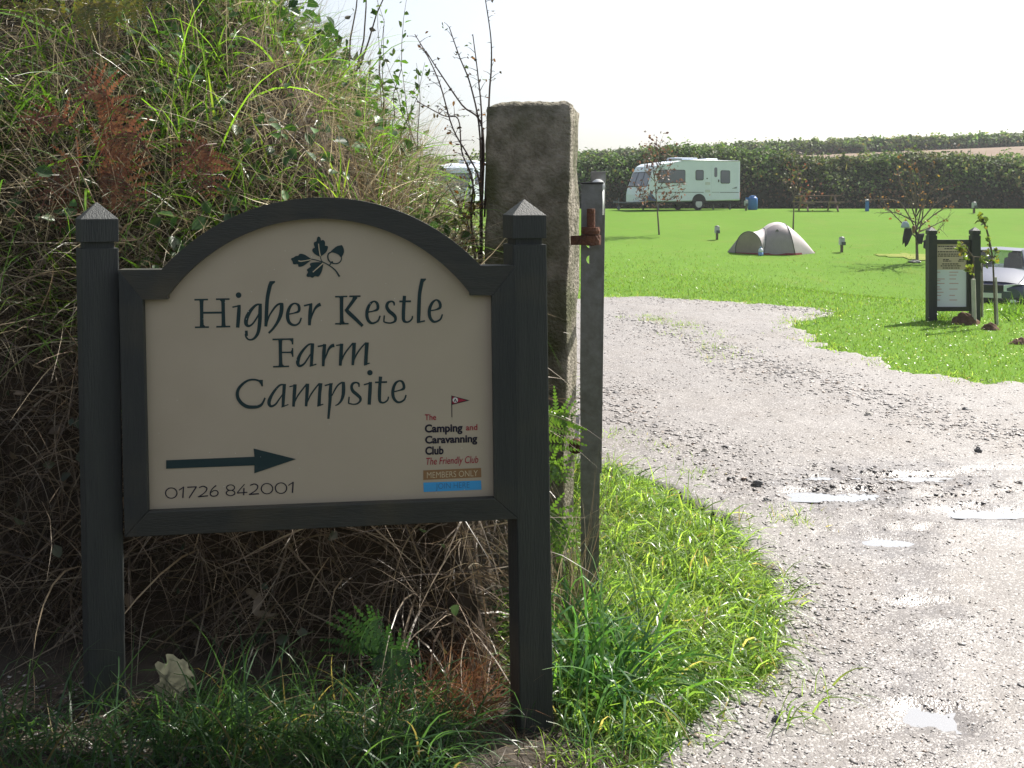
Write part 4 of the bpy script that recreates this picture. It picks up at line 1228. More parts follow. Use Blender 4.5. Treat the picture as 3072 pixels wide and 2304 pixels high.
# ================================================================== STEEL GATE, open and seen end on
ga = Vector((ray(1775, 900).x, ray(1775, 900).y, 0)).normalized()      # the gate runs straight away from the viewer
gx = Vector((ga.y, -ga.x, 0))
gate = thing("steel_gate", Vector((ga.x * 4.05, ga.y * 4.05, tz(.32, 4.0))), "galvanised steel field gate swung open and seen end on beside the granite gatepost", "gate")
def GP(px, py, Yd=4.0):
    return P(px, py, Yd)
fr = [GP(1744, 549), GP(1808, 549), GP(1803, 1100), GP(1795, 1840), GP(1743, 1840), GP(1740, 1100)]
holes = []
for hx, hy, r in ((1773, 779, 14), (1771, 733, 12)):
    holes.append([GP(hx + r * math.cos(t * math.pi / 8), hy + r * math.sin(t * math.pi / 8)) for t in range(16)])
build("hanging_stile", MB().prism([fr] + holes, ga * 0.004), GALV, gate)
for a_, b_, c_ in (((1744, 549), (1740, 1100), (1743, 1840)), ((1808, 549), (1803, 1100), (1795, 1840))):
    q = [GP(*a_), GP(*b_), GP(*c_)]
    s = gx * (0.0035 if a_[0] < 1760 else -0.0035)
    mb = MB()
    rows = [[p + ga * 0.0045, p + ga * 0.06, p + ga * 0.06 + s, p + ga * 0.0045 + s] for p in q]
    mb.grid(rows, True); mb.add(rows[0], [(0, 1, 2, 3)]); mb.add(rows[-1], [(3, 2, 1, 0)])
    build("stile_flange", mb, GALV, gate)
build("stile_cap", MB().prism([GP(1742, 546), GP(1811, 546), GP(1811, 552), GP(1742, 552)], ga * 0.062), GALV, gate)
# latch bar and bright tube end behind it
bar = [GP(1772, 515, 4.22), GP(1817, 515, 4.22), GP(1805, 1420, 4.22), GP(1766, 1420, 4.22)]
build("back_bar", MB().prism(bar, ga * 0.035), GALV, gate, bevel=0.002)
mb = MB()
c0 = GP(1794, 558, 4.15)
mb.tube([c0, c0 + ga * 0.05], 0.029, 18)
mb.tube([c0 + Vector((0, 0.025, -0.0)), c0 + Vector((0.0, 0.025, -0.12))], 0.028, 14)
build("tube_end", mb, WHITEPLASTIC, gate, True)
for i, zr in enumerate((0.25, 0.45, 0.68, 0.93, 1.2)):
    s0 = Vector((ga.x * 4.27, ga.y * 4.27, tz(.33, 4.2) + zr))
    build("gate_rail", MB().tube([s0, s0 + ga * 3.2], 0.016, 10), GALV, gate, True)
s0 = Vector((ga.x * 7.48, ga.y * 7.48, 0.02))
build("end_stile", MB().tube([s0, s0 + Vector((0, 0, 1.27))], 0.02, 10), GALV, gate, True)
# hinge hook let into the stone
hk = thing("hinge_hook", GP(1735, 720, 4.05), "rusty iron hinge hook joining the granite gatepost to the steel gate", "hinge", "rusty hinge hooks")
y0 = 3.965
build("pin", MB().tube([GP(1773, 737, y0), GP(1773, 626, y0)], 0.0165, 14), RUST, hk, bevel=0.002)
build("collar", MB().lathe([(0.018, -0.014), (0.036, -0.014), (0.038, 0.0), (0.036, 0.014), (0.018, 0.014)], GP(1772, 692, y0), 18), RUST, hk)
mb = MB(); c0 = GP(1772, 720, y0)
mb.lathe([(0.030, -0.019), (0.040, -0.019), (0.041, 0.0), (0.040, 0.019), (0.030, 0.019)], c0, 18)
e0 = GP(1722, 721, y0 + 0.16)
dv = (c0 - e0); sd_ = Vector((-dv.y, dv.x, 0)).normalized() * 0.015
mb.add([e0 - sd_ + Vector((0, 0, -.019)), e0 + sd_ + Vector((0, 0, -.019)), e0 + sd_ + Vector((0, 0, .019)), e0 - sd_ + Vector((0, 0, .019)),
        c0 - sd_ + Vector((0, 0, -.019)), c0 + sd_ + Vector((0, 0, -.019)), c0 + sd_ + Vector((0, 0, .019)), c0 - sd_ + Vector((0, 0, .019))],
       [(3, 2, 1, 0), (4, 5, 6, 7), (0, 1, 5, 4), (1, 2, 6, 5), (2, 3, 7, 6), (3, 0, 4, 7)])
build("hook_bar", mb, RUST, hk)
mb = MB(); c0 = GP(1728, 1338, 4.12)
mb.lathe([(0.012, -0.03), (0.027, -0.022), (0.03, 0.0), (0.027, 0.022), (0.012, 0.03)], c0, 14)
o = build("lower_hinge", mb, RUST, None, True, loc=tuple(c0))
tag(o, "dark lower hinge knob between the gatepost foot and the gate", "hinge", "rusty hinge hooks")

# ================================================================== FAR HEDGES
def hedge(name, label, prof, depth_y, thick, nleaf, size, cols_top, cols_low, x0, x1, lean=0.5, core=(0.02, 0.025, 0.015)):
    """prof: (x, top z). A lumpy core with leaves over its front, top and back."""
    xs = np.arange(x0, x1, 0.7)
    top = np.interp(xs, [p[0] for p in prof], [p[1] for p in prof])
    base = terrain(xs, np.full_like(xs, depth_y))
    t = thing(name, (float(xs[len(xs) // 2]), depth_y, tz(xs[len(xs) // 2], depth_y)), label, "hedge")
    sect = [(0.0, 0.0), (0.03, 0.25), (0.10, 0.55), (0.2, 0.8), (0.36, 0.95), (0.55, 1.0), (0.8, 0.93), (0.95, 0.6), (1.0, 0.0)]
    rows = []
    for i, x in enumerate(xs):
        hgt = (top[i] - base[i]) * 0.93
        r = []
        for (a, h) in sect:
            k = 0.16 * mnoise.noise(Vector((x * 0.16, 1.0, depth_y))) * (h > .6) + 0.22 * mnoise.noise(Vector((x * 0.5, h * 3, a * 3 + depth_y))) + 0.12 * mnoise.noise(Vector((x * 1.5, h * 6, a * 5)))
            yy = depth_y + (a + k * (0.2 if h == 0 else 1) * 0.6) * thick
            r.append((x, yy, (tz(x, yy) if h == 0 else base[i] + hgt * h * (1 + k * 0.7)) - (0.1 if h == 0 else 0)))
        rows.append(r)
    mb = MB().grid(rows)
    cm = mat(name + "_core", core, (core[0] * 1.8, core[1] * 1.5, core[2] * 1.5), 3, 0.95, 0.1)
    build("thicket", mb, cm, t, True)
    R = np.array(rows)                                       # (nx, ns, 3)
    w = np.array([0.5, 1.0, 1.2, 1.5, 1.6, 1.4, 0.6, 0.3]); w /= w.sum()
    ci = RNG.integers(0, len(xs) - 1, nleaf); cj = RNG.choice(8, nleaf, p=w)
    u, v = RNG.random((nleaf, 1)), RNG.random((nleaf, 1))
    p = (R[ci, cj] * (1 - u) + R[ci + 1, cj] * u) * (1 - v) + (R[ci, cj + 1] * (1 - u) + R[ci + 1, cj + 1] * u) * v
    e1, e2 = R[ci + 1, cj] - R[ci, cj], R[ci, cj + 1] - R[ci, cj]
    nn = norm(np.cross(e1, e2))
    clump = nz(p[:, 0], p[:, 2], 0.0, 0.8) + 0.7 * nz(p[:, 0], p[:, 2], 3.0, 2.2)
    p = p + nn * np.abs(RNG.normal(size=(nleaf, 1))) * 0.22 * (1 + clump[:, None])
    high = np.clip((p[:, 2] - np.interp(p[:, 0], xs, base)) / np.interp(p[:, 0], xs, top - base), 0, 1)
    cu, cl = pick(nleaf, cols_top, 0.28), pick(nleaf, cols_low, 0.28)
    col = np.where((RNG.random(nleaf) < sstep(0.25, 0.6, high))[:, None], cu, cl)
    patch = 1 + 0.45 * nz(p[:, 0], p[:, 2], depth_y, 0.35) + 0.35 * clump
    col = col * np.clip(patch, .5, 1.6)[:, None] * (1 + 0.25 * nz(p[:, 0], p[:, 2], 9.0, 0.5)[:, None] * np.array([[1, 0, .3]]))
    V, Q, C = leaves(p, nn + RNG.normal(size=p.shape) * 0.7 + UP * 0.3, size * (0.6 + 0.9 * RNG.random(nleaf)), col, 0.62)
    # sprigs that break the top line
    k = len(xs) * 7
    ii = RNG.integers(0, len(xs) - 1, k)
    q = R[ii, RNG.integers(3, 7, k)].copy(); q[:, 0] += RNG.random(k) * 0.7
    dd = UP + RNG.normal(size=(k, 3)) * 0.4
    B1 = blades(q, dd, 0.25 + 0.45 * RNG.random(k), 0.03 + 0.05 * RNG.random(k), 0.3 * RNG.random(k), pick(k, cols_top, 0.3), 3)
    V, Q, C = merge([(V, Q, C), B1])
    f = np_mesh("foliage", V, Q, HEDGEMAT, C, t, off=tuple(t.location))
    return t
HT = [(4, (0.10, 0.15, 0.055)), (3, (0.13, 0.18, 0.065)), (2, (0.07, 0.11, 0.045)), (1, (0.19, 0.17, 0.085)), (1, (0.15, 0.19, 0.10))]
HL = [(3, (0.06, 0.08, 0.045)), (3, (0.115, 0.082, 0.06)), (2, (0.075, 0.09, 0.05)), (1, (0.16, 0.095, 0.065))]  # low leaves: brown bracken tones, plus greens darkened as hedge shadow
Yh = 56.0
top_px = [(1200, 478), (1450, 470), (1740, 462), (1900, 450), (2016, 440), (2140, 434), (2238, 431), (2330, 440), (2400, 450), (2487, 464), (2580, 458), (2676, 452), (2780, 452), (2870, 452), (2960, 458), (3068, 463), (3500, 470)]
prof = [((px - PX) / F * (Yh + 1.3), EYE + (600 - py - 12) / F * (Yh + 1.3)) for px, py in top_px]
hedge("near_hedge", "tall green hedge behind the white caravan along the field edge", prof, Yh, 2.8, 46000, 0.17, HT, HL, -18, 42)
top_px = [(1000, 470), (1740, 455), (2000, 442), (2350, 423), (2546, 417), (2680, 411), (2900, 405), (3068, 400), (3500, 390)]
Yf = 110.0
prof = [((px - PX) / F * Yf, EYE + (600 - py - 5) / F * Yf) for px, py in top_px]
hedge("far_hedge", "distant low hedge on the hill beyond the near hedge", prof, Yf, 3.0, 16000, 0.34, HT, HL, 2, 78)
# unseen hedge added behind the viewer to block sky light on the sign
hedge("added_shade_hedge", "unseen hedge added across the lane to block sky light", [(-40, 3.4), (-8, 3.7), (0, 3.5), (9, 3.8), (40, 3.4)], -7.6, 2.0, 9000, 0.20, HT, HL, -32, 32)
HAZEM = bpy.data.materials.new("haze_air"); HAZEM.use_nodes = True
HAZEM.node_tree.nodes.clear()
hv = HAZEM.node_tree.nodes.new("ShaderNodeVolumePrincipled")
hv.inputs["Color"].default_value = (0.92, 0.95, 1, 1); hv.inputs["Density"].default_value = 0.00055; hv.inputs["Anisotropy"].default_value = 0.3
ho = HAZEM.node_tree.nodes.new("ShaderNodeOutputMaterial")
HAZEM.node_tree.links.new(hv.outputs[0], ho.inputs["Volume"])
o = build("haze", MB().box((20, 205, 5.5), (580, 450, 18)), HAZEM)
tag(o, "thin bright haze over the field", None, None, "stuff")
# brown stubble field on the hill
PLOUGH = mat("stubble_field", (0.17, 0.125, 0.095), (0.21, 0.16, 0.12), 0.7, 0.9, 0.1, bump=0.3, bscale=3, stretch=(0.3, 1, 1))
ys = np.arange(66, 109.5, 1.5); xs = np.arange(-60, 110, 3.0)
X, Y = np.meshgrid(xs, ys)
Z = terrain(X, Y) + 0.12
ny, nx = X.shape
idx = np.arange(ny * nx).reshape(ny, nx)
Q = np.stack([idx[:-1, :-1], idx[:-1, 1:], idx[1:, 1:], idx[1:, :-1]], -1).reshape(-1, 4)
o = np_mesh("stubble_field", np.stack([X, Y, Z], -1).reshape(-1, 3), Q, PLOUGH, smooth=True)
tag(o, "brown stubble field on the hill between the two hedges", None, None, "structure")

# ================================================================== CARAVAN
VAN = mat("caravan_white", (0.63, 0.69, 0.78), (0.59, 0.65, 0.74), 2, 0.35, 0.5)
VANGLASS = glass_mat("caravan_window", (0.11, 0.12, 0.17), 0.10)  # lighter blue base stands in for sky reflected in the panes
RUBBER = mat("rubber", (0.02, 0.02, 0.022), rough=0.7)
TRIM = mat("grey_trim", (0.10, 0.115, 0.13), rough=0.5)
PALEGREY = mat("pale_grey_plastic", (0.5, 0.52, 0.52), rough=0.5)
FIN = mat("blue_decal", (0.055, 0.085, 0.20), rough=0.4)
ORANGE = mat("orange_lamp", (0.6, 0.14, 0.04), rough=0.3)
cv = hit(2050, 629)
L_, W_ = 5.75, 2.2
van = thing("caravan", cv, "white touring caravan parked side on before the tall hedge", "caravan")
prof = [(0.0, .42), (0.0, .80), (0.05, 1.05), (0.42, 2.03), (0.58, 2.28), (0.85, 2.42), (1.5, 2.50), (2.3, 2.60), (3.0, 2.64), (L_ - .03, 2.62), (L_, 2.58), (L_, .50), (4.2, .46), (1.2, .42)]
def L2(x, y, z):      # caravan coordinates: x from the nose, y across (-W/2 faces the viewer), z up
    return (x - 2.9, y, z)
def vpart(name, mb, m, parent=van, **k):
    return build(name, mb, m, parent, local=True, **k)
mb = MB()
rows = []
for yy, ins_ in ((-W_ / 2, .05), (-W_ / 2 + .04, .012), (-W_ / 2 + .12, 0), (W_ / 2 - .12, 0), (W_ / 2 - .04, .012), (W_ / 2, .05)):
    cx0, cz0 = 2.9, 1.5
    rows.append([L2(x + (cx0 - x) / max(abs(cx0 - x), .5) * ins_ , yy, z + (cz0 - z) / max(abs(cz0 - z), .5) * ins_) for x, z in prof])
mb.grid(rows, True)
mb.add(rows[0], [tuple(range(len(prof)))]); mb.add(rows[-1], [tuple(reversed(range(len(prof))))])
body = vpart("body", mb, VAN)
ys_ = -W_ / 2
def side_panel(s0, s1, z0, z1, r=0.06, off=0.0, th=0.02):
    pts = []
    for cx, cz, a in ((s1 - r, z1 - r, 0), (s0 + r, z1 - r, 90), (s0 + r, z0 + r, 180), (s1 - r, z0 + r, 270)):
        for k in range(5):
            t = math.radians(a + 22.5 * k)
            pts.append(Vector(L2(cx + r * math.cos(t), ys_ - off, cz + r * math.sin(t))))
    return MB().prism(pts, Vector((0, th, 0)))
S0 = 0.50
for (a, b2, z0, z1, nm) in ((0.75, 2.30, 1.42, 2.06, "window"), (2.98, 3.42, 1.58, 2.06, "window"), (4.52, 5.06, 1.42, 2.06, "window")):
    fr = vpart("window", side_panel(a - .03, b2 + .03, z0 - .03, z1 + .03, .09, 0.010), RUBBER)
    build("pane", side_panel(a, b2, z0, z1, .07, 0.018), VANGLASS, fr, local=True)
dr = vpart("door", side_panel(3.93, 4.44, .56, 2.36, .05, 0.008), VAN)
dr2 = build("door_window", side_panel(4.10, 4.28, 1.72, 2.24, .085, 0.016), VANGLASS, dr, local=True)
build("handle", side_panel(4.34, 4.40, 1.46, 1.60, .025, 0.03), RUBBER, dr, local=True)
vpart("stripe", side_panel(0.5, 3.45, .905, .935, .012, 0.006), TRIM)
vpart("stripe", side_panel(4.46, 5.65, .905, .935, .012, 0.006), TRIM)
vpart("stripe", side_panel(3.95, 4.42, .915, .935, .009, 0.013), TRIM)
vpart("vent_panel", side_panel(3.55, 3.85, 1.32, 1.46, .02, 0.012), PALEGREY)
vpart("vent_panel", side_panel(3.55, 3.85, .92, 1.06, .02, 0.012), PALEGREY)
vpart("socket", side_panel(3.62, 3.70, 1.62, 1.68, .028, 0.012), RUBBER)
vpart("side_lamp", side_panel(3.80, 3.86, .76, .81, .02, 0.012), ORANGE)
vpart("rear_lamp", MB().box(L2(L_ + .012, ys_ + .1, .78), (.03, .12, .30)), ORANGE)
vpart("awning_rail", MB().box(L2(3.6, ys_ + .01, 2.585), (4.2, .05, .05)), PALEGREY)
mk = MB()
for (x, z, w, h) in ((5.22, 1.12, .30, .03), (5.32, 1.155, .20, .025), (5.40, 1.19, .12, .02)):
    mk.prism([Vector(L2(x, ys_ - .010, z)), Vector(L2(x + w, ys_ - .010, z + .02)), Vector(L2(x + w, ys_ - .010, z + .02 + h)), Vector(L2(x + .05, ys_ - .010, z + h))], Vector((0, .012, 0)))
vpart("decal", mk, TRIM)
mk = MB()
for q in ([(0.62, 2.16), (0.95, 2.26), (1.15, 2.30), (0.98, 2.22)], [(0.62, 2.13), (0.9, 2.16), (1.15, 2.18), (0.9, 2.13)]):
    mk.prism([Vector(L2(x, ys_ - .010, z)) for x, z in q], Vector((0, .012, 0)))
vpart("decal", mk, TRIM)
# nose: three-part window on the slope, fin-shaped decal wrapping the lower corner
def nose(x, z, y, off):
    return Vector(L2(x, y, z)) + Vector((-math.sin(math.atan2(.98, .37)), 0, math.cos(math.atan2(.98, .37)))) * off
fw = None
for (y0_, y1_) in ((-.98, -.36), (-.33, .33), (.36, .98)):
    pts = [nose(.10, 1.20, y0_, .012), nose(.10, 1.20, y1_, .012), nose(.40, 1.98, y1_ * .98, .012), nose(.40, 1.98, y0_ * .98, .012)]
    fr = vpart("front_window", MB().prism(pts, Vector((.02, 0, 0))), RUBBER)
    pts = [nose(.115, 1.24, y0_ + .02, .02), nose(.115, 1.24, y1_ - .02, .02), nose(.385, 1.94, (y1_ - .02) * .98, .02), nose(.385, 1.94, (y0_ + .02) * .98, .02)]
    build("pane", MB().prism(pts, Vector((.02, 0, 0))), VANGLASS, fr, local=True)
fin = MB()
fin.prism([Vector(L2(x, ys_ - .008, z)) for x, z in ((.06, .46), (.62, .46), (.52, .62), (.36, .80), (.26, 1.06), (.20, .80), (.06, .62))], Vector((0, .012, 0)))
fin.prism([Vector(L2(-.010, y, z)) for y, z in ((ys_ + .06, .46), (ys_ + .06, .62), (ys_ + .5, .50), (-.1, .46))], Vector((.012, 0, 0)))
vpart("fin_decal", fin, FIN)
rl = MB().box(L2(2.6, 0, 2.72), (1.0, .7, .10)).box(L2(4.3, .1, 2.70), (.75, .7, .10))
vpart("roof_light", MB().box(L2(2.75, -.1, 2.70), (1.5, .8, .12), 0, .93), VAN, bevel=.03)
vpart("roof_light", MB().box(L2(4.35, -.1, 2.69), (.8, .8, .10), 0, .9), VAN, bevel=.03)
vpart("roof_rail", MB().box(L2(2.0, -.55, 2.655), (.9, .05, .05)), TRIM)
vpart("aerial", MB().tube([L2(.95, -.7, 2.42), L2(.95, -.7, 2.55)], .03, 8), RUBBER)
arch_m = MB()
for k in range(17):
    pass
pts = [Vector(L2(3.17 + .42 * math.cos(math.radians(a)), ys_ - .012, .44 + .40 * math.sin(math.radians(a)))) for a in range(0, 181, 12)]
vpart("wheel_arch", MB().prism(pts, Vector((0, .02, 0))), RUBBER)
for sy in (-1, 1):
    c = L2(3.17, sy * (W_ / 2 - .10), .31)
    wh = vpart("wheel", MB().lathe([(.20, -.10), (.29, -.10), (.315, -.07), (.315, .07), (.29, .10), (.20, .10)], c, 24, 'y'), RUBBER, smooth=False)
    rim = MB().lathe([(.02, -.115), (.06, -.12), (.20, -.105), (.21, -.09), (.21, .09), (.2, .105), (.02, .115)], c, 16, 'y')
    build("rim", rim, PALEGREY, wh, local=True)
hz = MB().tube([L2(.3, -.55, .36), L2(-1.15, 0, .38)], .035, 8).tube([L2(.3, .55, .36), L2(-1.15, 0, .38)], .035, 8).box(L2(-1.2, 0, .42), (.22, .09, .10))
vpart("hitch_frame", hz, TRIM)
vpart("jockey_wheel", MB().tube([L2(-.95, .1, .06), L2(-.95, .1, .62)], .025, 8).lathe([(.03, -.03), (.09, -.03), (.09, .03), (.03, .03)], L2(-.95, .1, .09), 12, 'y'), TRIM)
for x, y in ((.9, -.8), (.9, .8), (5.3, -.8), (5.3, .8)):
    vpart("steady", MB().box(L2(x, y, .23), (.06, .06, .46)), TRIM)
vpart("underframe", MB().box(L2(3.0, 0, .38), (4.8, 1.7, .14)), RUBBER)
van.rotation_euler = (0, 0, math.radians(22))
van.scale = (0.92, 0.92, 0.92)
v2 = copy_tree(van)
c2 = hit(1395, 628)
v2.location = (c2.x + 0.1, c2.y + 2.0, c2.z)
v2.rotation_euler = (0, 0, math.radians(74))
tag(v2, "white caravan half hidden behind the thorny stems and gatepost", "caravan", "touring caravans on the field")
van["group"] = "touring caravans on the field"

# ================================================================== SMALL THINGS ON THE FIELD
HOOKWHITE = mat("hookup_grey", (0.42, 0.44, 0.46), rough=0.5)
HOOKDARK = mat("hookup_dark", (0.06, 0.07, 0.08), rough=0.5)
def hookup(px, py, hpx, label):
    b0 = hit(px, py)
    h = hpx * b0.y / F
    t = thing("hookup_post", b0, label, "electric post", "electric hook-up posts on the field")
    def bx(cz, w, d, hh, y=0.0):
        return MB().box((0, y, cz * h), (w * h, d * h, hh * h))
    build("stake", bx(.22, .15, .15, .50), BARK, t, local=True)
    build("box", bx(.70, .32, .30, .46), HOOKWHITE, t, local=True, bevel=.01 * h)
    build("socket_panel", bx(.58, .25, .10, .22, -.18), HOOKDARK, t, local=True)
    build("cap", MB().lathe([(.17 * h, .92 * h), (.17 * h, .96 * h), (.06 * h, 1.02 * h)], (0, 0, 0), 12), HOOKDARK, t, local=True)
    return t
hookup(2151, 720, 42, "grey electric hook-up post standing on the grass left of the tent")
hookup(2525, 757, 46, "grey electric hook-up post standing on the grass right of the tent")
hookup(2922, 640, 34, "pale electric hook-up post in front of the dark hedge, far right")
hookup(2238, 632, 32, "cream electric hook-up post beside the blue water barrel")
BLUE = mat("blue_plastic", (0.035, 0.15, 0.42), (0.03, 0.12, 0.36), 4, 0.45)
bb = hit(2262, 630)
bb.y += 0.3
k = bb.y / F
br = thing("water_barrel", bb, "bright blue plastic water barrel standing right of the caravan", "barrel")
build("tank", MB().lathe([(13 * k, 0), (15 * k, 3 * k), (15 * k, 30 * k), (14 * k, 36 * k), (9 * k, 40 * k)], (0, 0, 0), 18), BLUE, br, True, local=True)
build("lid", MB().lathe([(9.5 * k, 40 * k), (9.5 * k, 42 * k), (2 * k, 43 * k)], (0, 0, 0), 16), BLUE, br, local=True)
build("spout", MB().box((-14 * k, 0, 34 * k), (14 * k, 8 * k, 7 * k)), BLUE, br, local=True)
bp_ = hit(2601, 634)
k = bp_.y / F
bq = thing("blue_post", bp_, "thin blue post standing before the hedge right of the picnic bench", "post")
build("shaft", MB().box((0, 0, 16 * k), (9 * k, 9 * k, 32 * k)), BLUE, bq, local=True)
build("cap", MB().lathe([(6 * k, 32 * k), (6 * k, 34 * k), (1 * k, 36 * k)], (0, 0, 0), 10), HOOKWHITE, bq, local=True)
# picnic bench
BENCH = mat("weathered_bench_wood", (0.20, 0.13, 0.105), (0.28, 0.20, 0.165), 8, 0.7, 0.3, stretch=(1, 8, 8))
pb = hit(2462, 634); pb.y += 0.4
t = thing("picnic_bench", pb, "brown wooden picnic bench in the shade of the hedge", "bench")
for yy in (-.28, -.14, 0, .14, .28):
    build("top_board", MB().box((0, yy, .74), (2.0, .125, .04)), BENCH, t, local=True)
for yy in (-.75, -.62, .62, .75):
    build("seat_board", MB().box((0, yy, .44), (2.0, .12, .04)), BENCH, t, local=True)
for xx in (-.7, .7):
    for s in (-1, 1):
        build("leg", MB().tube([(xx, s * .78, 0), (xx, s * .22, .72)], .045, 6), BENCH, t, local=True)
    build("cross_bar", MB().box((xx + .06, 0, .39), (.05, 1.6, .09)), BENCH, t, local=True)

# tent
FLY_SHADED = mat("tent_fly_shaded", (0.27, 0.235, 0.25), (0.31, 0.27, 0.28), 6, 0.55, 0.3)  # fly cloth as seen in shade, the shade put into its colour
FLY_LIT = mat("tent_fly_lit", (0.45, 0.40, 0.41), (0.49, 0.44, 0.45), 6, 0.55, 0.3)  # same cloth again, sunlight put into its colour
DOOR = mat("tent_door_tan", (0.24, 0.20, 0.17), (0.28, 0.235, 0.195), 5, 0.6, 0.3)
SEAM = mat("tent_seam", (0.11, 0.115, 0.11), rough=0.6)
TRED = mat("tent_red_trim", (0.20, 0.02, 0.03), rough=0.6)
tb = hit(2328, 765)
tent = thing("dome_tent", (tb.x, tb.y + 0.65, tb.z), "low grey-brown dome tent with a porch pitched on the mown field", "tent")
K5 = 5.821 * F / tb.y                 # crop pixels per metre
def tx(c): return (c - 860) / K5
def tzz(c): return (672 - c) / K5
def arc(f, top, bk, n=14, pw=0.62):
    """hoop through three points, standing like half a rounded arch"""
    out = []
    for k in range(n + 1):
        a = math.pi * k / n
        w = (1 - math.cos(a)) / 2
        h = math.sin(a) ** pw
        g_ = f.lerp(bk, w)
        m_ = f.lerp(bk, .5)
        out.append(Vector((g_.x + (top.x - m_.x) * h, g_.y + (top.y - m_.y) * h, top.z * h)))
    return out
R1 = arc(Vector((tx(640), -.62, 0)), Vector((tx(735), 0, tzz(212))), Vector((tx(660), .62, 0)))
R15 = arc(Vector((tx(900), -.66, 0)), Vector((tx(900), 0, tzz(112))), Vector((tx(900), .66, 0)))
R2 = arc(Vector((tx(1198), -.66, 0)), Vector((tx(1090), 0, tzz(128))), Vector((tx(1198), .66, 0)))
def loft(a, b2, n, sag=0.0, mid=None):
    rows = []
    for k in range(n + 1):
        t_ = k / n
        r = []
        for i in range(len(a)):
            p = a[i].lerp(b2[i], t_)
            if mid is not None:
                p = a[i] * ((1 - t_) ** 2) + (mid[i] * 2 - (a[i] + b2[i]) * .5) * (2 * t_ * (1 - t_)) + b2[i] * t_ ** 2
            p = p + Vector((0, 0, -sag * 4 * t_ * (1 - t_) * (p.z > 0.02)))
            r.append(p)
        rows.append(r)
    return rows
rows = loft(R1, R2, 10, 0, R15)
nf = len(R1)
def split_rows(rows, i0, i1): return [r[i0:i1] for r in rows]
build("side_panel", MB().grid(split_rows(rows, 0, 6)), FLY_SHADED, tent, True, local=True)
build("roof_panel", MB().grid(split_rows(rows, 5, 10)), FLY_LIT, tent, True, local=True)
build("side_panel", MB().grid(split_rows(rows, 9, nf)), FLY_SHADED, tent, True, local=True)
tipR = Vector((tx(1650), 0.0, 0.02))
rowsr = []
for k in range(9):
    t_ = k / 8
    rowsr.append([p.lerp(Vector((tipR.x, p.y * .12, 0.01)), t_) + Vector((0, 0, .35 * p.z * t_ * (1 - t_))) for p in R2])
build("end_panel", MB().grid(rowsr), FLY_LIT, tent, True, local=True)
hoop = arc(Vector((tx(605), -.72, 0)), Vector((tx(405), -.50, tzz(265))), Vector((tx(200), -.22, 0)), 14, 0.72)
hb = [R1[int(round(i * 14 / 14))] for i in range(15)]
hb = arc(Vector((tx(640), -.62, 0)), Vector((tx(735), 0, tzz(212))), Vector((tx(640), .62, 0)))
rowsp = loft(hoop, hb, 7, 0.05)
build("porch_roof", MB().grid(rowsp), FLY_LIT, tent, True, local=True)
dmid = hoop[0].lerp(hoop[-1], .5)
build("door_panel", MB().add([dmid] + hoop, [(0, i + 1, i + 2) for i in range(len(hoop) - 1)]), DOOR, tent, local=True)
wing = Vector((tx(78), .10, 0.01))
build("porch_wing", MB().add([wing] + hoop[7:], [(0, i + 1, i + 2) for i in range(len(hoop[7:]) - 1)]), FLY_SHADED, tent, local=True)
for nm, rb in (("pole_seam", R1[:9]), ("pole_seam", R2[:9]), ("pole_seam", hoop)):
    build(nm, MB().tube([p + Vector((0, -.006, .004)) for p in rb], .013, 6), SEAM, tent, True, local=True)
trim = MB()
for a_, b_ in ((Vector((tx(640), -.64, 0)), Vector((tx(1198), -.69, 0))), (Vector((tx(1198), -.69, 0)), tipR + Vector((0, -.02, 0))), (hoop[-1] + Vector((0, -.015, 0)), hoop[0] + Vector((0, -.02, 0)))):
    trim.add([a_, b_, b_ + Vector((0, .012, .055)), a_ + Vector((0, .012, .055)), a_ + Vector((0, .03, 0)), b_ + Vector((0, .03, 0))], [(0, 1, 2, 3), (3, 2, 5, 4)])
build("groundsheet_edge", trim, TRED, tent, local=True)
lg = MB()
def panel_pt(cx, cz):
    x, z = tx(cx), tzz(cz)
    t_ = (x - R1[3].x) / (R2[3].x - R1[3].x)
    best = min((p for r in rows for p in r[:7]), key=lambda p: (p.x - x) ** 2 + (p.z - z) ** 2)
    return Vector((x, best.y - .02, z))
lg.prism([panel_pt(862, 262), panel_pt(885, 225), panel_pt(905, 225), panel_pt(925, 262)], Vector((0, .01, 0)))
lg.prism([panel_pt(868, 296), panel_pt(868, 282), panel_pt(970, 278), panel_pt(970, 290)], Vector((0, .01, 0)))
build("logo", lg, SEAM, tent, local=True)
# bottle
BOT = mat("blue_bottle", (0.14, 0.25, 0.52), rough=0.15, spec=0.8)
BOTW = mat("bottle_label", (0.6, 0.66, 0.75), rough=0.3)
k = 1 / K5
b0 = Vector((tb.x + tx(548), tb.y - 0.32, 0)); b0.z = tz(b0.x, b0.y)
bt = thing("water_bottle", b0, "large blue water bottle standing at the tent porch", "bottle")
build("body", MB().lathe([(38 * k, 0), (42 * k, 8 * k), (42 * k, 60 * k)], (0, 0, 0), 16), BOT, bt, True, local=True)
build("shoulder", MB().lathe([(41 * k, 60 * k), (42 * k, 90 * k), (36 * k, 115 * k), (16 * k, 135 * k)], (0, 0, 0), 16), BOTW, bt, True, local=True)
build("cap", MB().lathe([(16 * k, 134 * k), (16 * k, 155 * k), (4 * k, 157 * k)], (0, 0, 0), 12), BOT, bt, local=True)

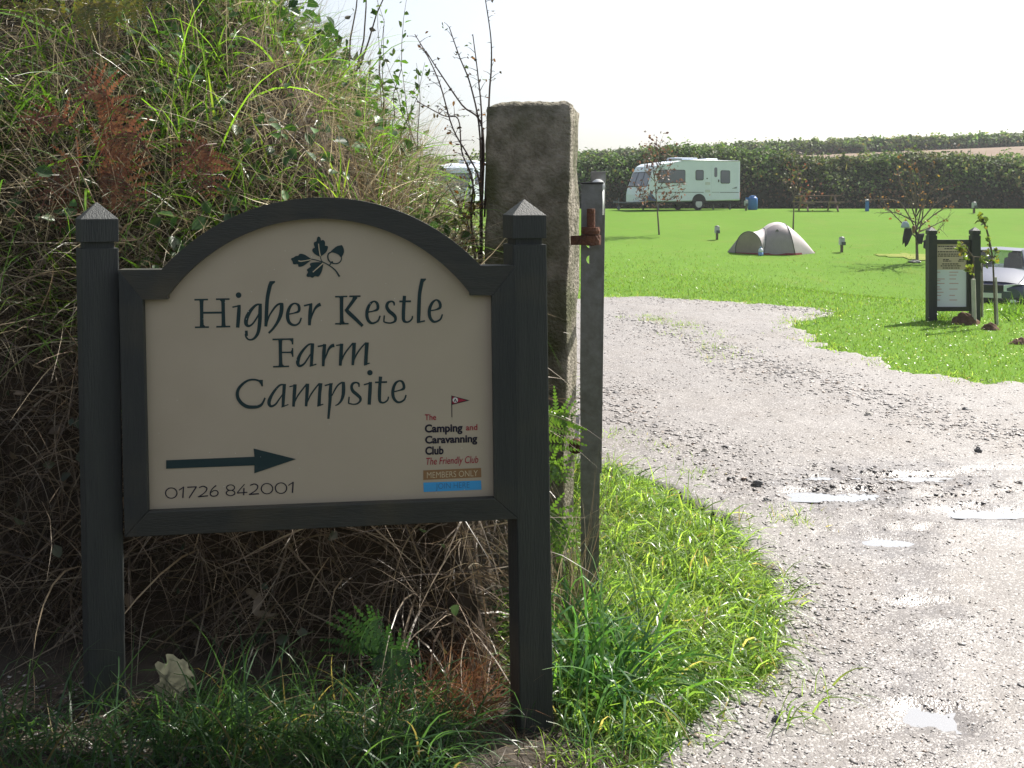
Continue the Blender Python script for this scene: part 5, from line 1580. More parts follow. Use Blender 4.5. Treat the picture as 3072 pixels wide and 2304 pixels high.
# ------------------------------------------------------------------ young trees
def tree(px, py, top_py, label, trunk_top_px, limbs, leaf_cols, nleaf, lsize, group, m=COPPER, r0=0.035, name="young_tree", spread_=0.18, yoff=0.0, bark=BARK):
    b0 = hit(px, py); b0.y += yoff
    k = b0.y / F
    h = (py - top_py) * k
    t = thing(name, b0, label, "tree", group)
    def at(qx, qy, d=0.0):
        return Vector(((qx - px) * k, d, (py - qy) * k))
    tr = [Vector((0, 0, -.1)), at(px + (trunk_top_px[0] - px) * .35, py - (py - trunk_top_px[1]) * .35), at(px + (trunk_top_px[0] - px) * .7, py - (py - trunk_top_px[1]) * .7, .03), at(*trunk_top_px)]
    tr = [Vector(tuple(q)) for q in catmull([tuple(q) for q in tr], 4)]
    mb = MB(); mb.tube(tr, [r0 * (1 - .8 * i / len(tr)) for i in range(len(tr))], 8)
    build("trunk", mb, bark, t, True, local=True)
    ends = []
    for lm in limbs:
        pts = [at(a, b2, random.uniform(-.5, .5) * (i / len(lm)) * .9) for i, (a, b2) in enumerate(lm)]
        pts = [Vector(tuple(q)) for q in catmull([tuple(q) for q in pts], 4)]
        mb = MB(); n = len(pts)
        mb.tube(pts, [r0 * .38 * (1 - .8 * i / n) + .003 for i in range(n)], 5)
        for i in range(1, n):
            for _ in range(2):
                d = (pts[i] - pts[i - 1]).normalized() + Vector((random.gauss(0, .6), random.gauss(0, .6), random.gauss(0.15, .5)))
                e = pts[i] + d.normalized() * random.uniform(.12, .38)
                mid_ = pts[i].lerp(e, .5) + Vector((0, 0, .02))
                mb.tube([pts[i], mid_, e], [.007, .005, .002], 4, False)
                ends += [e, mid_]
        ends += pts[2:]
        build("limb", mb, bark, t, local=True)
    if nleaf:
        E = np.array([tuple(e) for e in ends])
        c = E[RNG.integers(0, len(E), nleaf)] + RNG.normal(size=(nleaf, 3)) * spread_ * np.array([1, 1, .8])
        V, Q, C = leaves(c, RNG.normal(size=(nleaf, 3)), lsize * (0.6 + .8 * RNG.random(nleaf)), pick(nleaf, leaf_cols, .25), .65)
        np_mesh("crown", V, Q, m, C, t)
    return t
G_ = "young trees planted on the field"
tree(1978, 705, 430, "young copper-leaved tree standing in front of the caravan", (1962, 520),
     [[(1968, 600), (1930, 575), (1905, 560)], [(1966, 570), (2010, 560), (2045, 555)], [(1965, 560), (1985, 500), (2005, 455)], [(1963, 540), (1955, 480), (1950, 440)], [(1963, 530), (1978, 470), (1980, 430)],
      [(1970, 615), (2005, 600), (2018, 590)], [(1968, 605), (1935, 600), (1915, 570)], [(1964, 545), (1935, 510), (1940, 470)], [(1966, 580), (2000, 530), (2010, 500)]],
     [(4, (0.15, 0.080, 0.058)), (3, (0.11, 0.06, 0.05)), (1, (0.20, 0.12, 0.07))], 430, 0.105, G_)
tree(2378, 716, 490, "slender red and green leaved sapling rising behind the tent", (2383, 560),
     [[(2383, 590), (2360, 560), (2352, 540)], [(2383, 600), (2410, 580), (2425, 575)], [(2383, 560), (2395, 520), (2388, 495)], [(2383, 570), (2370, 530), (2378, 500)], [(2382, 620), (2405, 610), (2430, 612)], [(2383, 585), (2402, 545), (2412, 530)]],
     [(3, (0.17, 0.08, 0.055)), (2, (0.14, 0.14, 0.045)), (2, (0.10, 0.13, 0.04)), (1, (0.24, 0.08, 0.05))], 150, 0.095, G_, yoff=0.0)
tree(2752, 785, 480, "bare spreading young tree with clothes hung on its lowest branch", (2745, 640),
     [[(2748, 690), (2700, 610), (2640, 600), (2590, 605)], [(2747, 660), (2720, 600), (2700, 555), (2698, 520)], [(2746, 640), (2740, 560), (2725, 500), (2700, 482)], [(2746, 640), (2760, 560), (2752, 490)],
      [(2747, 650), (2790, 570), (2822, 520)], [(2748, 680), (2800, 620), (2850, 590)], [(2748, 690), (2810, 640), (2860, 615)], [(2748, 670), (2690, 640), (2650, 640)], [(2749, 700), (2800, 680), (2850, 655)],
      [(2749, 715), (2700, 660), (2665, 620)], [(2749, 720), (2765, 650), (2775, 560), (2800, 500)], [(2746, 630), (2730, 540), (2740, 480)], [(2750, 735), (2800, 710), (2835, 680)], [(2748, 690), (2770, 590), (2830, 560)]],
     [(3, (0.26, 0.15, 0.05)), (2, (0.15, 0.09, 0.05)), (1, (0.3, 0.24, 0.05))], 150, 0.085, G_, r0=0.05, spread_=.06)
# clothes on the low branches of the bare tree
cb = hit(2752, 785)
CK = cb.y / F
DARKCLOTH = mat("dark_cloth", (0.028, 0.028, 0.033), (0.045, 0.043, 0.048), 6, 0.85, 0.2)
BROWNCLOTH = mat("brown_leather", (0.20, 0.11, 0.055), (0.14, 0.075, 0.04), 10, 0.7)
BLUECLOTH = mat("pale_blue_cloth", (0.30, 0.36, 0.46), (0.38, 0.43, 0.52), 6, 0.8)
def cloth(name, px_pts, d, m, label, cat, thick=0.07):
    q = [Vector((cb.x + (x - 2752) * CK, cb.y - .35 + d, cb.z + (785 - y) * CK)) for x, y in px_pts]
    c = sum(q, Vector()) / len(q)
    mb = MB()
    n = len(q)
    rows_ = []
    for dy, s in ((-thick / 2, .6), (-thick / 3, .92), (0, 1.0), (thick / 3, .92), (thick / 2, .6)):
        rows_.append([c + (p - c) * s + Vector((0, dy + .02 * mnoise.noise(p * 6), 0)) for p in q])
    mb.grid(rows_, True)
    mb.add(rows_[0], [tuple(range(n))]); mb.add(rows_[-1], [tuple(reversed(range(n)))])
    o = build(name, mb, m, None, True, loc=(c.x, c.y, q[0].z))
    return tag(o, label, cat)
CO4 = lambda pts: [(2350 + a / 3.064, 380 + b2 / 3.064) for a, b2 in pts]
cloth("sun_hat", CO4([(1055, 872), (1085, 870), (1098, 885), (1112, 928), (1075, 934), (1035, 928), (1045, 900)]), 0.0, BLUECLOTH, "pale blue sun hat hung on the bare tree", "hat", 0.2)
cloth("trousers", CO4([(1075, 935), (1140, 930), (1150, 990), (1110, 1080), (1085, 1108), (1078, 1060), (1060, 1085), (1062, 1020)]), .08, DARKCLOTH, "pair of dark trousers hanging from the bare tree under the pale hat", "trousers")
cloth("leather_bag", CO4([(1128, 915), (1150, 905), (1160, 925), (1150, 985), (1135, 975)]), -.06, BROWNCLOTH, "small brown bag hanging beside the dark trousers", "bag", .1)
cloth("shoulder_strap", CO4([(1140, 940), (1160, 935), (1195, 985), (1180, 1000)]), .0, DARKCLOTH, "dark strap slung between the brown bag and the tree trunk", "strap", .04)
cloth("jacket", CO4([(1185, 985), (1262, 980), (1250, 1030), (1240, 1080), (1200, 1070)]), .12, DARKCLOTH, "dark jacket draped against the trunk of the bare tree", "jacket", .12)
cloth("towel", CO4([(1250, 1045), (1300, 1030), (1330, 1035), (1325, 1095), (1275, 1128), (1245, 1112)]), .05, DARKCLOTH, "dark towel hanging between the bare tree and the notice board", "towel", .08)
stn = hit(2745, 788)
o = rock(2745, 789, 46, 9, "flat pale stone at the foot of the bare tree", PALESTONE, "foot_stone", stn); del o["group"]

# ================================================================== NOTICE BOARD
nb = hit(2793, 962)
def NP(cx, cy, d=0.0):
    return P(2550 + cx / 3.456, 620 + cy / 3.456, nb.y + d)
PANELB = mat("beige_notice", (0.60, 0.48, 0.40), rough=0.5)
PANELW = mat("white_notice", (0.70, 0.73, 0.84), rough=0.45)
NINK = mat("notice_ink", (0.05, 0.05, 0.045), rough=0.5)
nbm = hit(2858, 958)
notice = thing("notice_board", Vector((nbm.x, nb.y, nb.z)), "dark green notice board with beige and white panels by the drive edge", "notice board")
def npl(pts, d, th):
    return MB().prism([NP(x, y, d) for x, y in pts], Vector((0, th, 0)))
for xl, xr in ((800, 886), (1250, 1336)):
    hw = (NP(xr, 600).x - NP(xl, 600).x) / 2
    cx = (xl + xr) / 2
    def rg(y, h):
        p = NP(cx, y, 0)
        return [Vector((p.x - h, p.y - h, p.z)), Vector((p.x + h, p.y - h, p.z)), Vector((p.x + h, p.y + h, p.z)), Vector((p.x - h, p.y + h, p.z))]
    sh = MB().grid([rg(1230, hw), rg(298, hw)], True); sh.add(rg(298, hw), [(0, 1, 2, 3)])
    po = build("post", sh, WOOD, notice)
    build("post_cap", MB().grid([rg(300, hw * .8), rg(286, hw * .8), rg(286, hw), rg(248, hw), rg(212, .004)], True), WOOD, po)
build("top_rail", npl([(886, 343), (1250, 343), (1250, 388), (886, 388)], -.02, .05), WOODH, notice)
build("bottom_rail", npl([(886, 1040), (1250, 1040), (1250, 1084), (886, 1084)], -.02, .05), WOODH, notice)
build("side_rail", npl([(1213, 388), (1250, 388), (1250, 1040), (1213, 1040)], -.018, .045), WOOD, notice)
pb1 = build("beige_panel", npl([(886, 388), (1213, 388), (1213, 654), (886, 654)], 0, .02), PANELB, notice)
pb2 = build("white_panel", npl([(886, 654), (1213, 654), (1213, 1040), (886, 1040)], 0, .02), PANELW, notice)
tl = MB()
for y, a, b2 in ((412, 915, 1150), (436, 980, 1100), (468, 910, 1190), (492, 915, 1180), (512, 910, 1150), (548, 965, 1030), (548, 1130, 1180), (564, 965, 1050), (564, 1120, 1180), (594, 955, 1130), (614, 940, 1150), (636, 960, 1135)):
    x = a
    tl = MB()
    while x < b2:
        w = random.uniform(10, 34)
        tl.add([NP(x, y - 5, -.003), NP(min(x + w, b2), y - 5, -.003), NP(min(x + w, b2), y + 5, -.003), NP(x, y + 5, -.003)], [(0, 1, 2, 3)])
        x += w + 5
    build("printed_line", tl, NINK, pb1, normals=False)
RINK = mat("faded_red_ink", (0.55, 0.30, 0.34), rough=0.5)
for y in (680, 710, 750, 768, 796, 832, 855, 888, 920, 968, 985):
    for a in (900, 1030):
        w = random.uniform(25, 95)
        if random.random() < .85:
            tl = MB().add([NP(a, y - 4, -.003), NP(a + w, y - 4, -.003), NP(a + w, y + 3, -.003), NP(a, y + 3, -.003)], [(0, 1, 2, 3)])
            build("printed_line", tl, RINK, pb2, normals=False)
# staked saplings beside it
STAKE = mat("pale_stake", (0.42, 0.40, 0.35), (0.55, 0.53, 0.48), 8, 0.8, 0.3)
def staked(pts, rr, lpts, stake, label, cols, dd=-.35, lsz=.07, nl=60, stake_m=STAKE):
    b0 = NP(*pts[0], dd); gz = tz(b0.x, b0.y); 
    t = thing("staked_sapling", Vector((b0.x, b0.y, gz)), label, "tree", "staked saplings beside the notice board")
    w = [NP(x, y, dd) for x, y in pts]; w[0].z = gz - .05
    mb = MB(); mb.tube([Vector(tuple(q)) for q in catmull([tuple(q) for q in w], 4)], rr, 6)
    build("trunk", mb, BARK, t, True)
    a, b2 = NP(*stake[0], dd - (.07 if stake[2] > 40 else -.03)), NP(*stake[1], dd - (.07 if stake[2] > 40 else -.03)); a.z = min(a.z, gz - .02)
    sw = stake[2] / 3.456 * nb.y / F / 2
    build("stake", MB().tube([a, b2], sw, 6), stake_m, t)
    c = []
    for (x, y, n, s) in lpts:
        for _ in range(n):
            q = NP(x + random.gauss(0, s), y + random.gauss(0, s), dd + random.gauss(0, .08))
            c.append(tuple(q - t.location))
        q = NP(x, y, dd)
    for (x, y, n, s) in lpts:
        src = min(w[1:], key=lambda q: (q - NP(x, y, dd)).length)
        build("limb", MB().tube([src, src.lerp(NP(x, y, dd), .6) + Vector((0, 0, .01)), NP(x, y, dd)], .006, 5), BARK, t)
    c = np.array(c)
    V, Q, C = leaves(c, RNG.normal(size=c.shape), lsz * (.6 + .7 * RNG.random(len(c))), pick(len(c), cols, .25), .6)
    np_mesh("crown", V, Q, GRASSMAT, C, t)
YG = [(3, (0.11, 0.14, 0.03)), (2, (0.075, 0.12, 0.03)), (1, (0.15, 0.12, 0.03))]
staked([(1290, 1170), (1285, 900), (1282, 700), (1278, 520)], .012, [(1150, 440, 26, 26), (1190, 500, 16, 22), (1230, 640, 18, 22), (1165, 390, 12, 18), (1390, 540, 16, 26)],
       [(1290, 1190), (1278, 750), 46], "sapling with yellow-green leaves tied to a thick pale stake before the notice board", YG)
staked([(1365, 1140), (1368, 900), (1370, 700)], .010, [(1375, 560, 14, 26), (1345, 580, 8, 20)], [(1372, 1150), (1366, 590), 26], "short sapling with a thin stake behind the thick pale stake", YG, .5)
staked([(1510, 1250), (1495, 900), (1480, 560), (1440, 330), (1400, 190), (1350, 80)], .012, [(1352, 90, 14, 14), (1370, 140, 18, 18), (1410, 215, 8, 10), (1435, 330, 8, 8), (1445, 400, 6, 8), (1425, 460, 10, 12), (1520, 455, 12, 14), (1500, 530, 12, 20), (1520, 560, 8, 14)],
       [(1532, 1280), (1512, 730), 22], "tall thin sapling with a wand-like top right of the notice board", YG + [(1, (0.05, 0.06, 0.03))], -.6)
def mound(px, py, wpx, hpx, label):
    c = hit(px, py)
    w, h = wpx * c.y / F / 2, hpx * c.y / F
    rows_ = []
    for i in range(9):
        r = i / 8
        ring = []
        for k in range(22):
            t = 2 * math.pi * k / 22
            p = Vector((math.cos(t) * r, math.sin(t) * r, 0))
            nn = mnoise.noise(p * 3 + Vector((px, 0, 0)))
            ring.append((p.x * w * (1 + .3 * nn), p.y * w * .7 * (1 + .3 * nn), h * (math.cos(r * math.pi / 2) ** 1.2) * (1 + .5 * nn) + .05 * h * mnoise.noise(p * 14) - .01 * (r > .95)))
        rows_.append(ring)
    o = build("soil_mound", MB().grid(rows_, True), SOIL, None, True, local=True)
    o.location = c
    return tag(o, label, "soil heap", "dug soil around the saplings")
mound(2895, 972, 90, 34, "brown soil heap at the foot of the thick pale stake")
mound(2970, 990, 60, 20, "dark low soil heap at the foot of the tall thin sapling")
mound(3060, 1032, 70, 18, "low brown soil patch in the grass at the right edge")

# ================================================================== CAR at the right edge
CARP = mat("dark_blue_car_paint", (0.030, 0.036, 0.085), (0.035, 0.042, 0.095), 3, 0.22, 0.6)
CARS = mat("silver_blue_car_paint", (0.085, 0.10, 0.15), rough=0.45, spec=0.2)
CGLASS = glass_mat("car_glass", (0.03, 0.04, 0.04), 0.05)
nt = CGLASS.node_tree
tr_ = nt.nodes.new("ShaderNodeBsdfTransparent"); tr_.inputs[0].default_value = (0.80, 0.90, 0.86, 1)
mx_ = nt.nodes.new("ShaderNodeMixShader"); mx_.inputs[0].default_value = 0.72
nt.links.new(nt.nodes["Principled BSDF"].outputs[0], mx_.inputs[1]); nt.links.new(tr_.outputs[0], mx_.inputs[2])
nt.links.new(mx_.outputs[0], nt.nodes["Material Output"].inputs[0])
LAMP = mat("headlamp", (0.62, 0.67, 0.72), rough=0.3, spec=0.6)
PLATEM = mat("number_plate", (0.55, 0.57, 0.56), rough=0.4)
cpos = Vector((10.9, 22.9, 0)); cpos.z = tz(cpos.x, cpos.y)
car = thing("parked_car", cpos, "dark blue hatchback car parked nose first behind the notice board", "car")
# car coordinates: x forward from the nose (0) backwards (+), y across
def ring_at(x, pts):
    return [Vector((x, y, z)) for y, z in pts]
def sect(x, hw, zb, zs, zt, tw):
    """body ring: sill zb, shoulder zs, top zt with half width tw"""
    half = [(hw * .92, zb), (hw, zb + .12), (hw, (zb + zs) / 2), (hw * .985, zs - .05), (hw * .95, zs), (tw, zt)]
    return [Vector((x, -y, z)) for y, z in half] + [Vector((x, y, z)) for y, z in reversed(half)]
secs = [sect(0.02, .62, .36, .58, .62, .55), sect(.10, .74, .24, .66, .72, .62), sect(.35, .82, .20, .76, .82, .66), sect(.9, .845, .19, .85, .93, .68), sect(1.15, .85, .19, .88, .97, .70),
        sect(2.0, .855, .19, .92, .98, .72), sect(3.2, .85, .2, .94, .99, .72), sect(3.75, .82, .26, .93, .97, .66), sect(3.88, .74, .34, .85, .88, .6)]
def cpart(name, mb, m, parent=car, **k):
    return build(name, mb, m, parent, local=True, **k)
mb = MB().grid([list(s) for s in secs], True); mb.add(secs[0], [tuple(range(12))]); mb.add(secs[-1], [tuple(reversed(range(12)))])
cbody = cpart("body", mb, CARP, smooth=True)
for e in (cbody,):
    mdf = e.modifiers.new("sub", 'SUBSURF'); mdf.levels = mdf.render_levels = 2
bn = []
for x, hw, z in ((.12, .58, .735), (.35, .66, .84), (.9, .70, .955), (1.12, .72, 1.0)):
    bn.append([(x, -hw, z - .025), (x, -hw * .6, z + .008), (x, 0, z + .02), (x, hw * .6, z + .008), (x, hw, z - .025)])
cpart("bonnet", MB().grid(bn), CARS, smooth=True)
cab = [[(1.05, -.70, .96), (1.05, .70, .96)], [(1.78, -.58, 1.40), (1.78, .58, 1.40)], [(2.9, -.57, 1.44), (2.9, .57, 1.44)], [(3.75, -.66, .97), (3.75, .66, .97)]]
A_ = [(1.02, -.72, .96), (1.75, -.585, 1.385), (2.95, -.575, 1.40), (3.72, -.68, .96)]
def mir(p): return (p[0], -p[1], p[2])
cpart("windscreen", MB().add([A_[0], mir(A_[0]), mir(A_[1]), A_[1]], [(0, 1, 2, 3)]), CGLASS)
cpart("rear_window", MB().add([A_[2], mir(A_[2]), mir(A_[3]), A_[3]], [(0, 1, 2, 3)]), CGLASS)
for s in (1, -1):
    q = [(p[0], p[1] * s, p[2]) for p in A_]
    cpart("side_window", MB().add(q, [(0, 1, 2, 3)]), CGLASS)
    cpart("pillar", MB().tube([q[0], q[1], q[2], q[3]], .035, 6), CARS)
    cpart("pillar", MB().tube([((1.95), q[1][1] * 1.2, .98), (2.1, q[1][1] * 1.01, 1.38)], .03, 6), CARP)
for sx_, sy_ in ((2.0, -.36), (2.0, .36), (2.95, -.38), (2.95, .38)):
    cpart("seat", MB().box((sx_, sy_, 1.0), (.14, .44, .42), 0, .85).box((sx_, sy_, 1.27), (.09, .24, .14), 0, .85), RUBBER, bevel=.03)
cpart("steering_wheel", MB().tube([(1.45 + .05 * math.sin(a_), .36 + .17 * math.cos(a_), 1.0 + .15 * math.sin(a_)) for a_ in [k_ * math.pi / 8 for k_ in range(17)]], .014, 6), RUBBER)
cpart("roof", MB().grid([[(1.72, -.60, 1.385), (1.72, 0, 1.415), (1.72, .60, 1.385)], [(2.3, -.60, 1.42), (2.3, 0, 1.455), (2.3, .60, 1.42)], [(2.98, -.585, 1.40), (2.98, 0, 1.43), (2.98, .585, 1.40)]]), CARS, smooth=True)
for s in (-1, 1):
    q = [(-.005, s * .30, .54), (-.005, s * .30, .68), (.05, s * .62, .71), (.20, s * .75, .70), (.18, s * .77, .60), (.04, s * .62, .53)]
    cpart("headlight", MB().prism([Vector(p) for p in q], Vector((.06, 0, 0))), LAMP)
    cpart("wing_mirror", MB().box((1.25, s * .93, 1.0), (.12, .20, .13), 0, .8), CARP, bevel=.03)
    for xw in (.78, 3.15):
        c_ = (xw, s * .76, .29)
        w_ = cpart("wheel", MB().lathe([(.17, -.09), (.27, -.09), (.29, -.06), (.29, .06), (.27, .09), (.17, .09)], c_, 20, 'y'), RUBBER)
        build("rim", MB().lathe([(.03, -.10), (.18, -.085), (.18, .085), (.03, .10)], c_, 14, 'y'), PALEGREY, w_, local=True)
cpart("grille", MB().box((.0, 0, .615), (.05, .58, .13)), RUBBER)
cpart("badge", MB().lathe([(.055, -.03), (.055, -.035), (.03, -.04)], (0, 0, .62), 12, 'y'), LAMP) if False else None
cpart("number_plate", MB().box((-.02, 0, .44), (.02, .52, .11)), PLATEM)
cpart("bumper", MB().box((.05, 0, .34), (.14, 1.25, .09)), RUBBER, bevel=.03)
cpart("fog_lamp", MB().box((.02, -.5, .33), (.12, .12, .06)), LAMP)
car.rotation_euler = (0, 0, math.radians(60))

# ================================================================== GRASS
VERGE = [(4, (0.18, 0.28, 0.075)), (3, (0.22, 0.33, 0.095)), (2, (0.125, 0.22, 0.06)), (1, (0.25, 0.32, 0.10)), (0.5, (0.36, 0.30, 0.16))]
def px_poly(pts):
    return [(p.x, p.y) for p in (hit(*q) for q in pts)]
def scatter(poly, n):
    a = np.array(poly)
    x = RNG.uniform(a[:, 0].min(), a[:, 0].max(), n); y = RNG.uniform(a[:, 1].min(), a[:, 1].max(), n)
    k = inside(poly, x, y)
    return np.stack([x[k], y[k], terrain(x[k], y[k]) - .01], -1)
verge_poly = px_poly([(1640, 1410), (1770, 1405), (1840, 1420), (1915, 1455), (2000, 1500), (2080, 1545), (2160, 1600), (2235, 1680), (2285, 1760), (2312, 1830), (2335, 1905), (2330, 1970), (2305, 2015), (2240, 2050), (2110, 2110), (2040, 2190), (1940, 2260), (1700, 2200), (1560, 2050), (1560, 1700)])
p = scatter(verge_poly, 40000)
edge_d = np.min([np.hypot(p[:, 0] - x, p[:, 1] - y) for x, y in drive_poly], 0)
keep = RNG.random(len(p)) < np.clip(0.25 + edge_d / 0.22, 0, 1)
p = p[keep]; edge_d = edge_d[keep]
d = UP + RNG.normal(size=p.shape) * 0.42 + np.array([[0.3, -0.3, 0]])
L = (0.07 + 0.22 * RNG.random(len(p)) ** 1.5) * np.clip(0.35 + edge_d / 0.4, 0.3, 1) * (0.75 + 0.6 * np.clip(nz(p[:, 0], p[:, 1], 2.0, 3.0) + .3, 0, 1))
parts = [blades(p, d, L, 0.005 + 0.005 * RNG.random(len(p)), 0.6 + 0.8 * RNG.random(len(p)), pick(len(p), VERGE, .28), 4, .2)]
p = scatter(verge_poly, 5200)
d = UP + RNG.normal(size=p.shape) * 0.55 + np.array([[0.25, -0.2, 0]])
parts.append(blades(p, d, 0.18 + 0.20 * RNG.random(len(p)), 0.005 + 0.005 * RNG.random(len(p)), 0.7 + 0.8 * RNG.random(len(p)), pick(len(p), VERGE + [(2, (0.12, 0.22, 0.08))], .25), 7, .15))
V, Q, C = merge(parts)
o = np_mesh("verge_grass", V, Q, GRASSMAT, C)
tag(o, "bright green backlit grass verge between the gate and the drive", None, None, "stuff")
# long drooping blades right of the sign and in front of it
LONG = [(3, (0.055, 0.14, 0.05)), (2, (0.04, 0.105, 0.045)), (2, (0.09, 0.20, 0.045))]
def tufts(centres, per, Lr, Wr, spread_r, cols, segs=8, droop=(.55, 1.2), up=1.0):
    out = []
    for (x, y) in centres:
        n = per
        q = np.stack([x + RNG.normal(size=n) * spread_r, y + RNG.normal(size=n) * spread_r, np.zeros(n)], -1)
        q[:, 2] = terrain(q[:, 0], q[:, 1]) - .01
        d = UP * up + RNG.normal(size=(n, 3)) * np.array([[.5, .5, .12]])
        out.append(blades(q, d, RNG.uniform(*Lr, n), RNG.uniform(*Wr, n), RNG.uniform(*droop, n), pick(n, cols, .22), segs, .15))
    return out
tc_px = [(1690, 2010), (1740, 2060), (1800, 2090), (1850, 2040), (1700, 2110), (1780, 2000), (1720, 1950), (1880, 2110), (1830, 2150), (1900, 2060), (1760, 2130), (1690, 1900), (1740, 1880)]
parts = tufts([(lambda h: (h.x, h.y))(hit(*q)) for q in tc_px], 26, (.34, .60), (.009, .015), .06, LONG, 9, (.55, 1.15), 1.0)
tc_px = [(1700 + i * 40, 2230 + (i * 37) % 60) for i in range(8)]
parts += tufts([(lambda h: (h.x, h.y))(hit(*q)) for q in tc_px], 14, (.12, .24), (.004, .007), .06, LONG)
V, Q, C = merge(parts)
o = np_mesh("coarse_grass", V, Q, GRASSMAT, C)
tag(o, "long arching blue-green grass at the foot of the right sign post", None, None, "stuff")
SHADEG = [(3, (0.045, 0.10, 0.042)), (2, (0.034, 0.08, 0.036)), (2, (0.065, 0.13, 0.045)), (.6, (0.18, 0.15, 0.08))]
ctr = []
for i in range(46):
    px = random.uniform(560, 1330); py = random.uniform(2160, 2400)
    h = hit(px, py); ctr.append((h.x, h.y))
for i in range(14):
    px = random.uniform(-150, 600); py = random.uniform(2230, 2420)
    h = hit(px, py); ctr.append((h.x, h.y))
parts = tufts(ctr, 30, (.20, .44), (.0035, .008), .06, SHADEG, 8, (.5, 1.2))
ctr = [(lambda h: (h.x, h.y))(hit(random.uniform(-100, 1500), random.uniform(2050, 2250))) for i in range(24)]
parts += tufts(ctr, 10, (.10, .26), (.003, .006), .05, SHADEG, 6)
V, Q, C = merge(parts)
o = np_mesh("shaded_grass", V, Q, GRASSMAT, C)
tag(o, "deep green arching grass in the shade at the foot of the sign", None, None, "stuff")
# litter, dry stalks and rusty tuft by the right sign post
ctr = scatter(px_poly([(1150, 2020), (1420, 1900), (1640, 2080), (1720, 2180), (1900, 2250), (1950, 2420), (1600, 2420), (1200, 2420), (-200, 2420), (-200, 2100), (700, 2080)]), 22000)
d = RNG.normal(size=ctr.shape) * np.array([[1, 1, .35]]) + UP * .15
parts = [blades(ctr + UP * .02, d * np.array([[1, 1, .4]]), .04 + .12 * RNG.random(len(ctr)), .002 + .003 * RNG.random(len(ctr)), .1 + .2 * RNG.random(len(ctr)), pick(len(ctr), BROWN + [(2, (0.07, 0.05, 0.035))], .3), 3, .4)]
V, Q, C = merge(parts)
o = np_mesh("dead_litter", V, Q, DRYMAT, C)
tag(o, "dry stalks littering the bare soil below the sign", None, None, "stuff")
tp = [(lambda h: (h.x, h.y))(hit(1330 + random.uniform(-60, 120), 2130 + random.uniform(-60, 60))) for _ in range(16)]
parts = tufts(tp, 30, (.12, .30), (.003, .006), .04, [(3, (0.22, 0.10, 0.05)), (3, (0.16, 0.08, 0.045)), (1, (0.3, 0.19, 0.1))], 5, (.2, .7), .7)
V, Q, C = merge(parts)
b0 = hit(1370, 2130)
o = np_mesh("dead_tuft", V, Q, DRYMAT, C, off=tuple(b0)); o.location = b0
tag(o, "rust-brown dead tuft beside the foot of the right sign post", "dead plant")
# dry stalks between gatepost and gate
q = np.stack([RNG.uniform(.16, .30, 160), RNG.uniform(3.75, 4.0, 160), np.zeros(160)], -1)
q[:, 2] = terrain(q[:, 0], q[:, 1])
d = UP * 1.2 + RNG.normal(size=q.shape) * .28
V, Q, C = merge([blades(q, d, RNG.uniform(.25, .85, 160), RNG.uniform(.002, .004, 160), RNG.uniform(.1, .6, 160), pick(160, DRY, .25), 7, .4)])
b0 = Vector((.24, 3.87, tz(.24, 3.87)))
o = np_mesh("dry_weed", V, Q, DRYMAT, C, off=tuple(b0)); o.location = b0
tag(o, "dry pale stalks standing between the gatepost and the steel gate", "weed")
# dock leaves and the withered leaf
def big_leaf(name, mid_px, Yd, w, m, label, cat, col, lobes=0.0):
    sp = [P(a, b2, Yd(i)) for i, (a, b2) in enumerate(mid_px)]
    sp = [Vector(tuple(q)) for q in catmull([tuple(q) for q in sp], 6)]
    n = len(sp); V, Q, C = [], [], []
    for i, p_ in enumerate(sp):
        d_ = (sp[min(i + 1, n - 1)] - sp[max(i - 1, 0)]).normalized()
        s_ = d_.cross(Vector((0, -1, .15))).normalized()
        u_ = i / (n - 1)
        ww = w * math.sin(math.pi * min(1, .12 + u_ * .9)) ** .7 * (1 + lobes * math.sin(u_ * 20))
        for k in (-1, -.5, 0, .5, 1):
            V.append(tuple(p_ + s_ * ww * k + Vector((0, 0, .25 * ww * k * k + .003 * math.sin(i * 2.1 + k * 3)))))
            C.append(np.array(col) * random.uniform(.8, 1.2))
    for i in range(n - 1):
        for k in range(4):
            Q.append((i * 5 + k, i * 5 + k + 1, i * 5 + k + 6, i * 5 + k + 5))
    o = np_mesh(name, V, Q, m, np.array(C), smooth=True, off=tuple(sp[0])); o.location = sp[0]
    return tag(o, label, cat)
hY = lambda *a: (lambda i: a[min(i, len(a) - 1)])
big_leaf("dock_leaf", [(2140, 1985), (2200, 1978), (2260, 1975), (2310, 1990)], hY(3.72, 3.72, 3.72, 3.70), .022, GRASSMAT, "broad green dock leaf at the corner of the verge beside the gravel", "leaf", (0.13, 0.30, 0.03))
big_leaf("dock_leaf", [(2020, 2080), (2060, 2040), (2100, 2010), (2140, 1990)], hY(3.5, 3.5, 3.5), .016, COPPER, "reddish dock leaf leaning over the flat pale stone", "leaf", (0.28, 0.13, 0.04), .15)
big_leaf("dock_leaf", [(2050, 2140), (2100, 2105), (2150, 2080), (2190, 2060)], hY(3.45, 3.45, 3.45), .016, GRASSMAT, "olive dock leaf right of the flat pale stone", "leaf", (0.12, 0.17, 0.03), .1)
big_leaf("withered_leaf", [(500, 2110), (520, 2050), (540, 2010), (560, 1985)], hY(2.98, 2.95, 2.92, 2.90), .055, DRYMAT, "big pale withered leaf hanging near the foot of the left sign post", "leaf", (0.15, 0.16, 0.135), .25)
big_leaf("withered_leaf", [(740, 1770), (775, 1800), (770, 1840), (840, 1845)], hY(3.3, 3.3, 3.28, 3.28), .014, DRYMAT, "small curled tan leaf caught in the dark stalks below the board", "leaf", (0.20, 0.16, 0.12), .1)
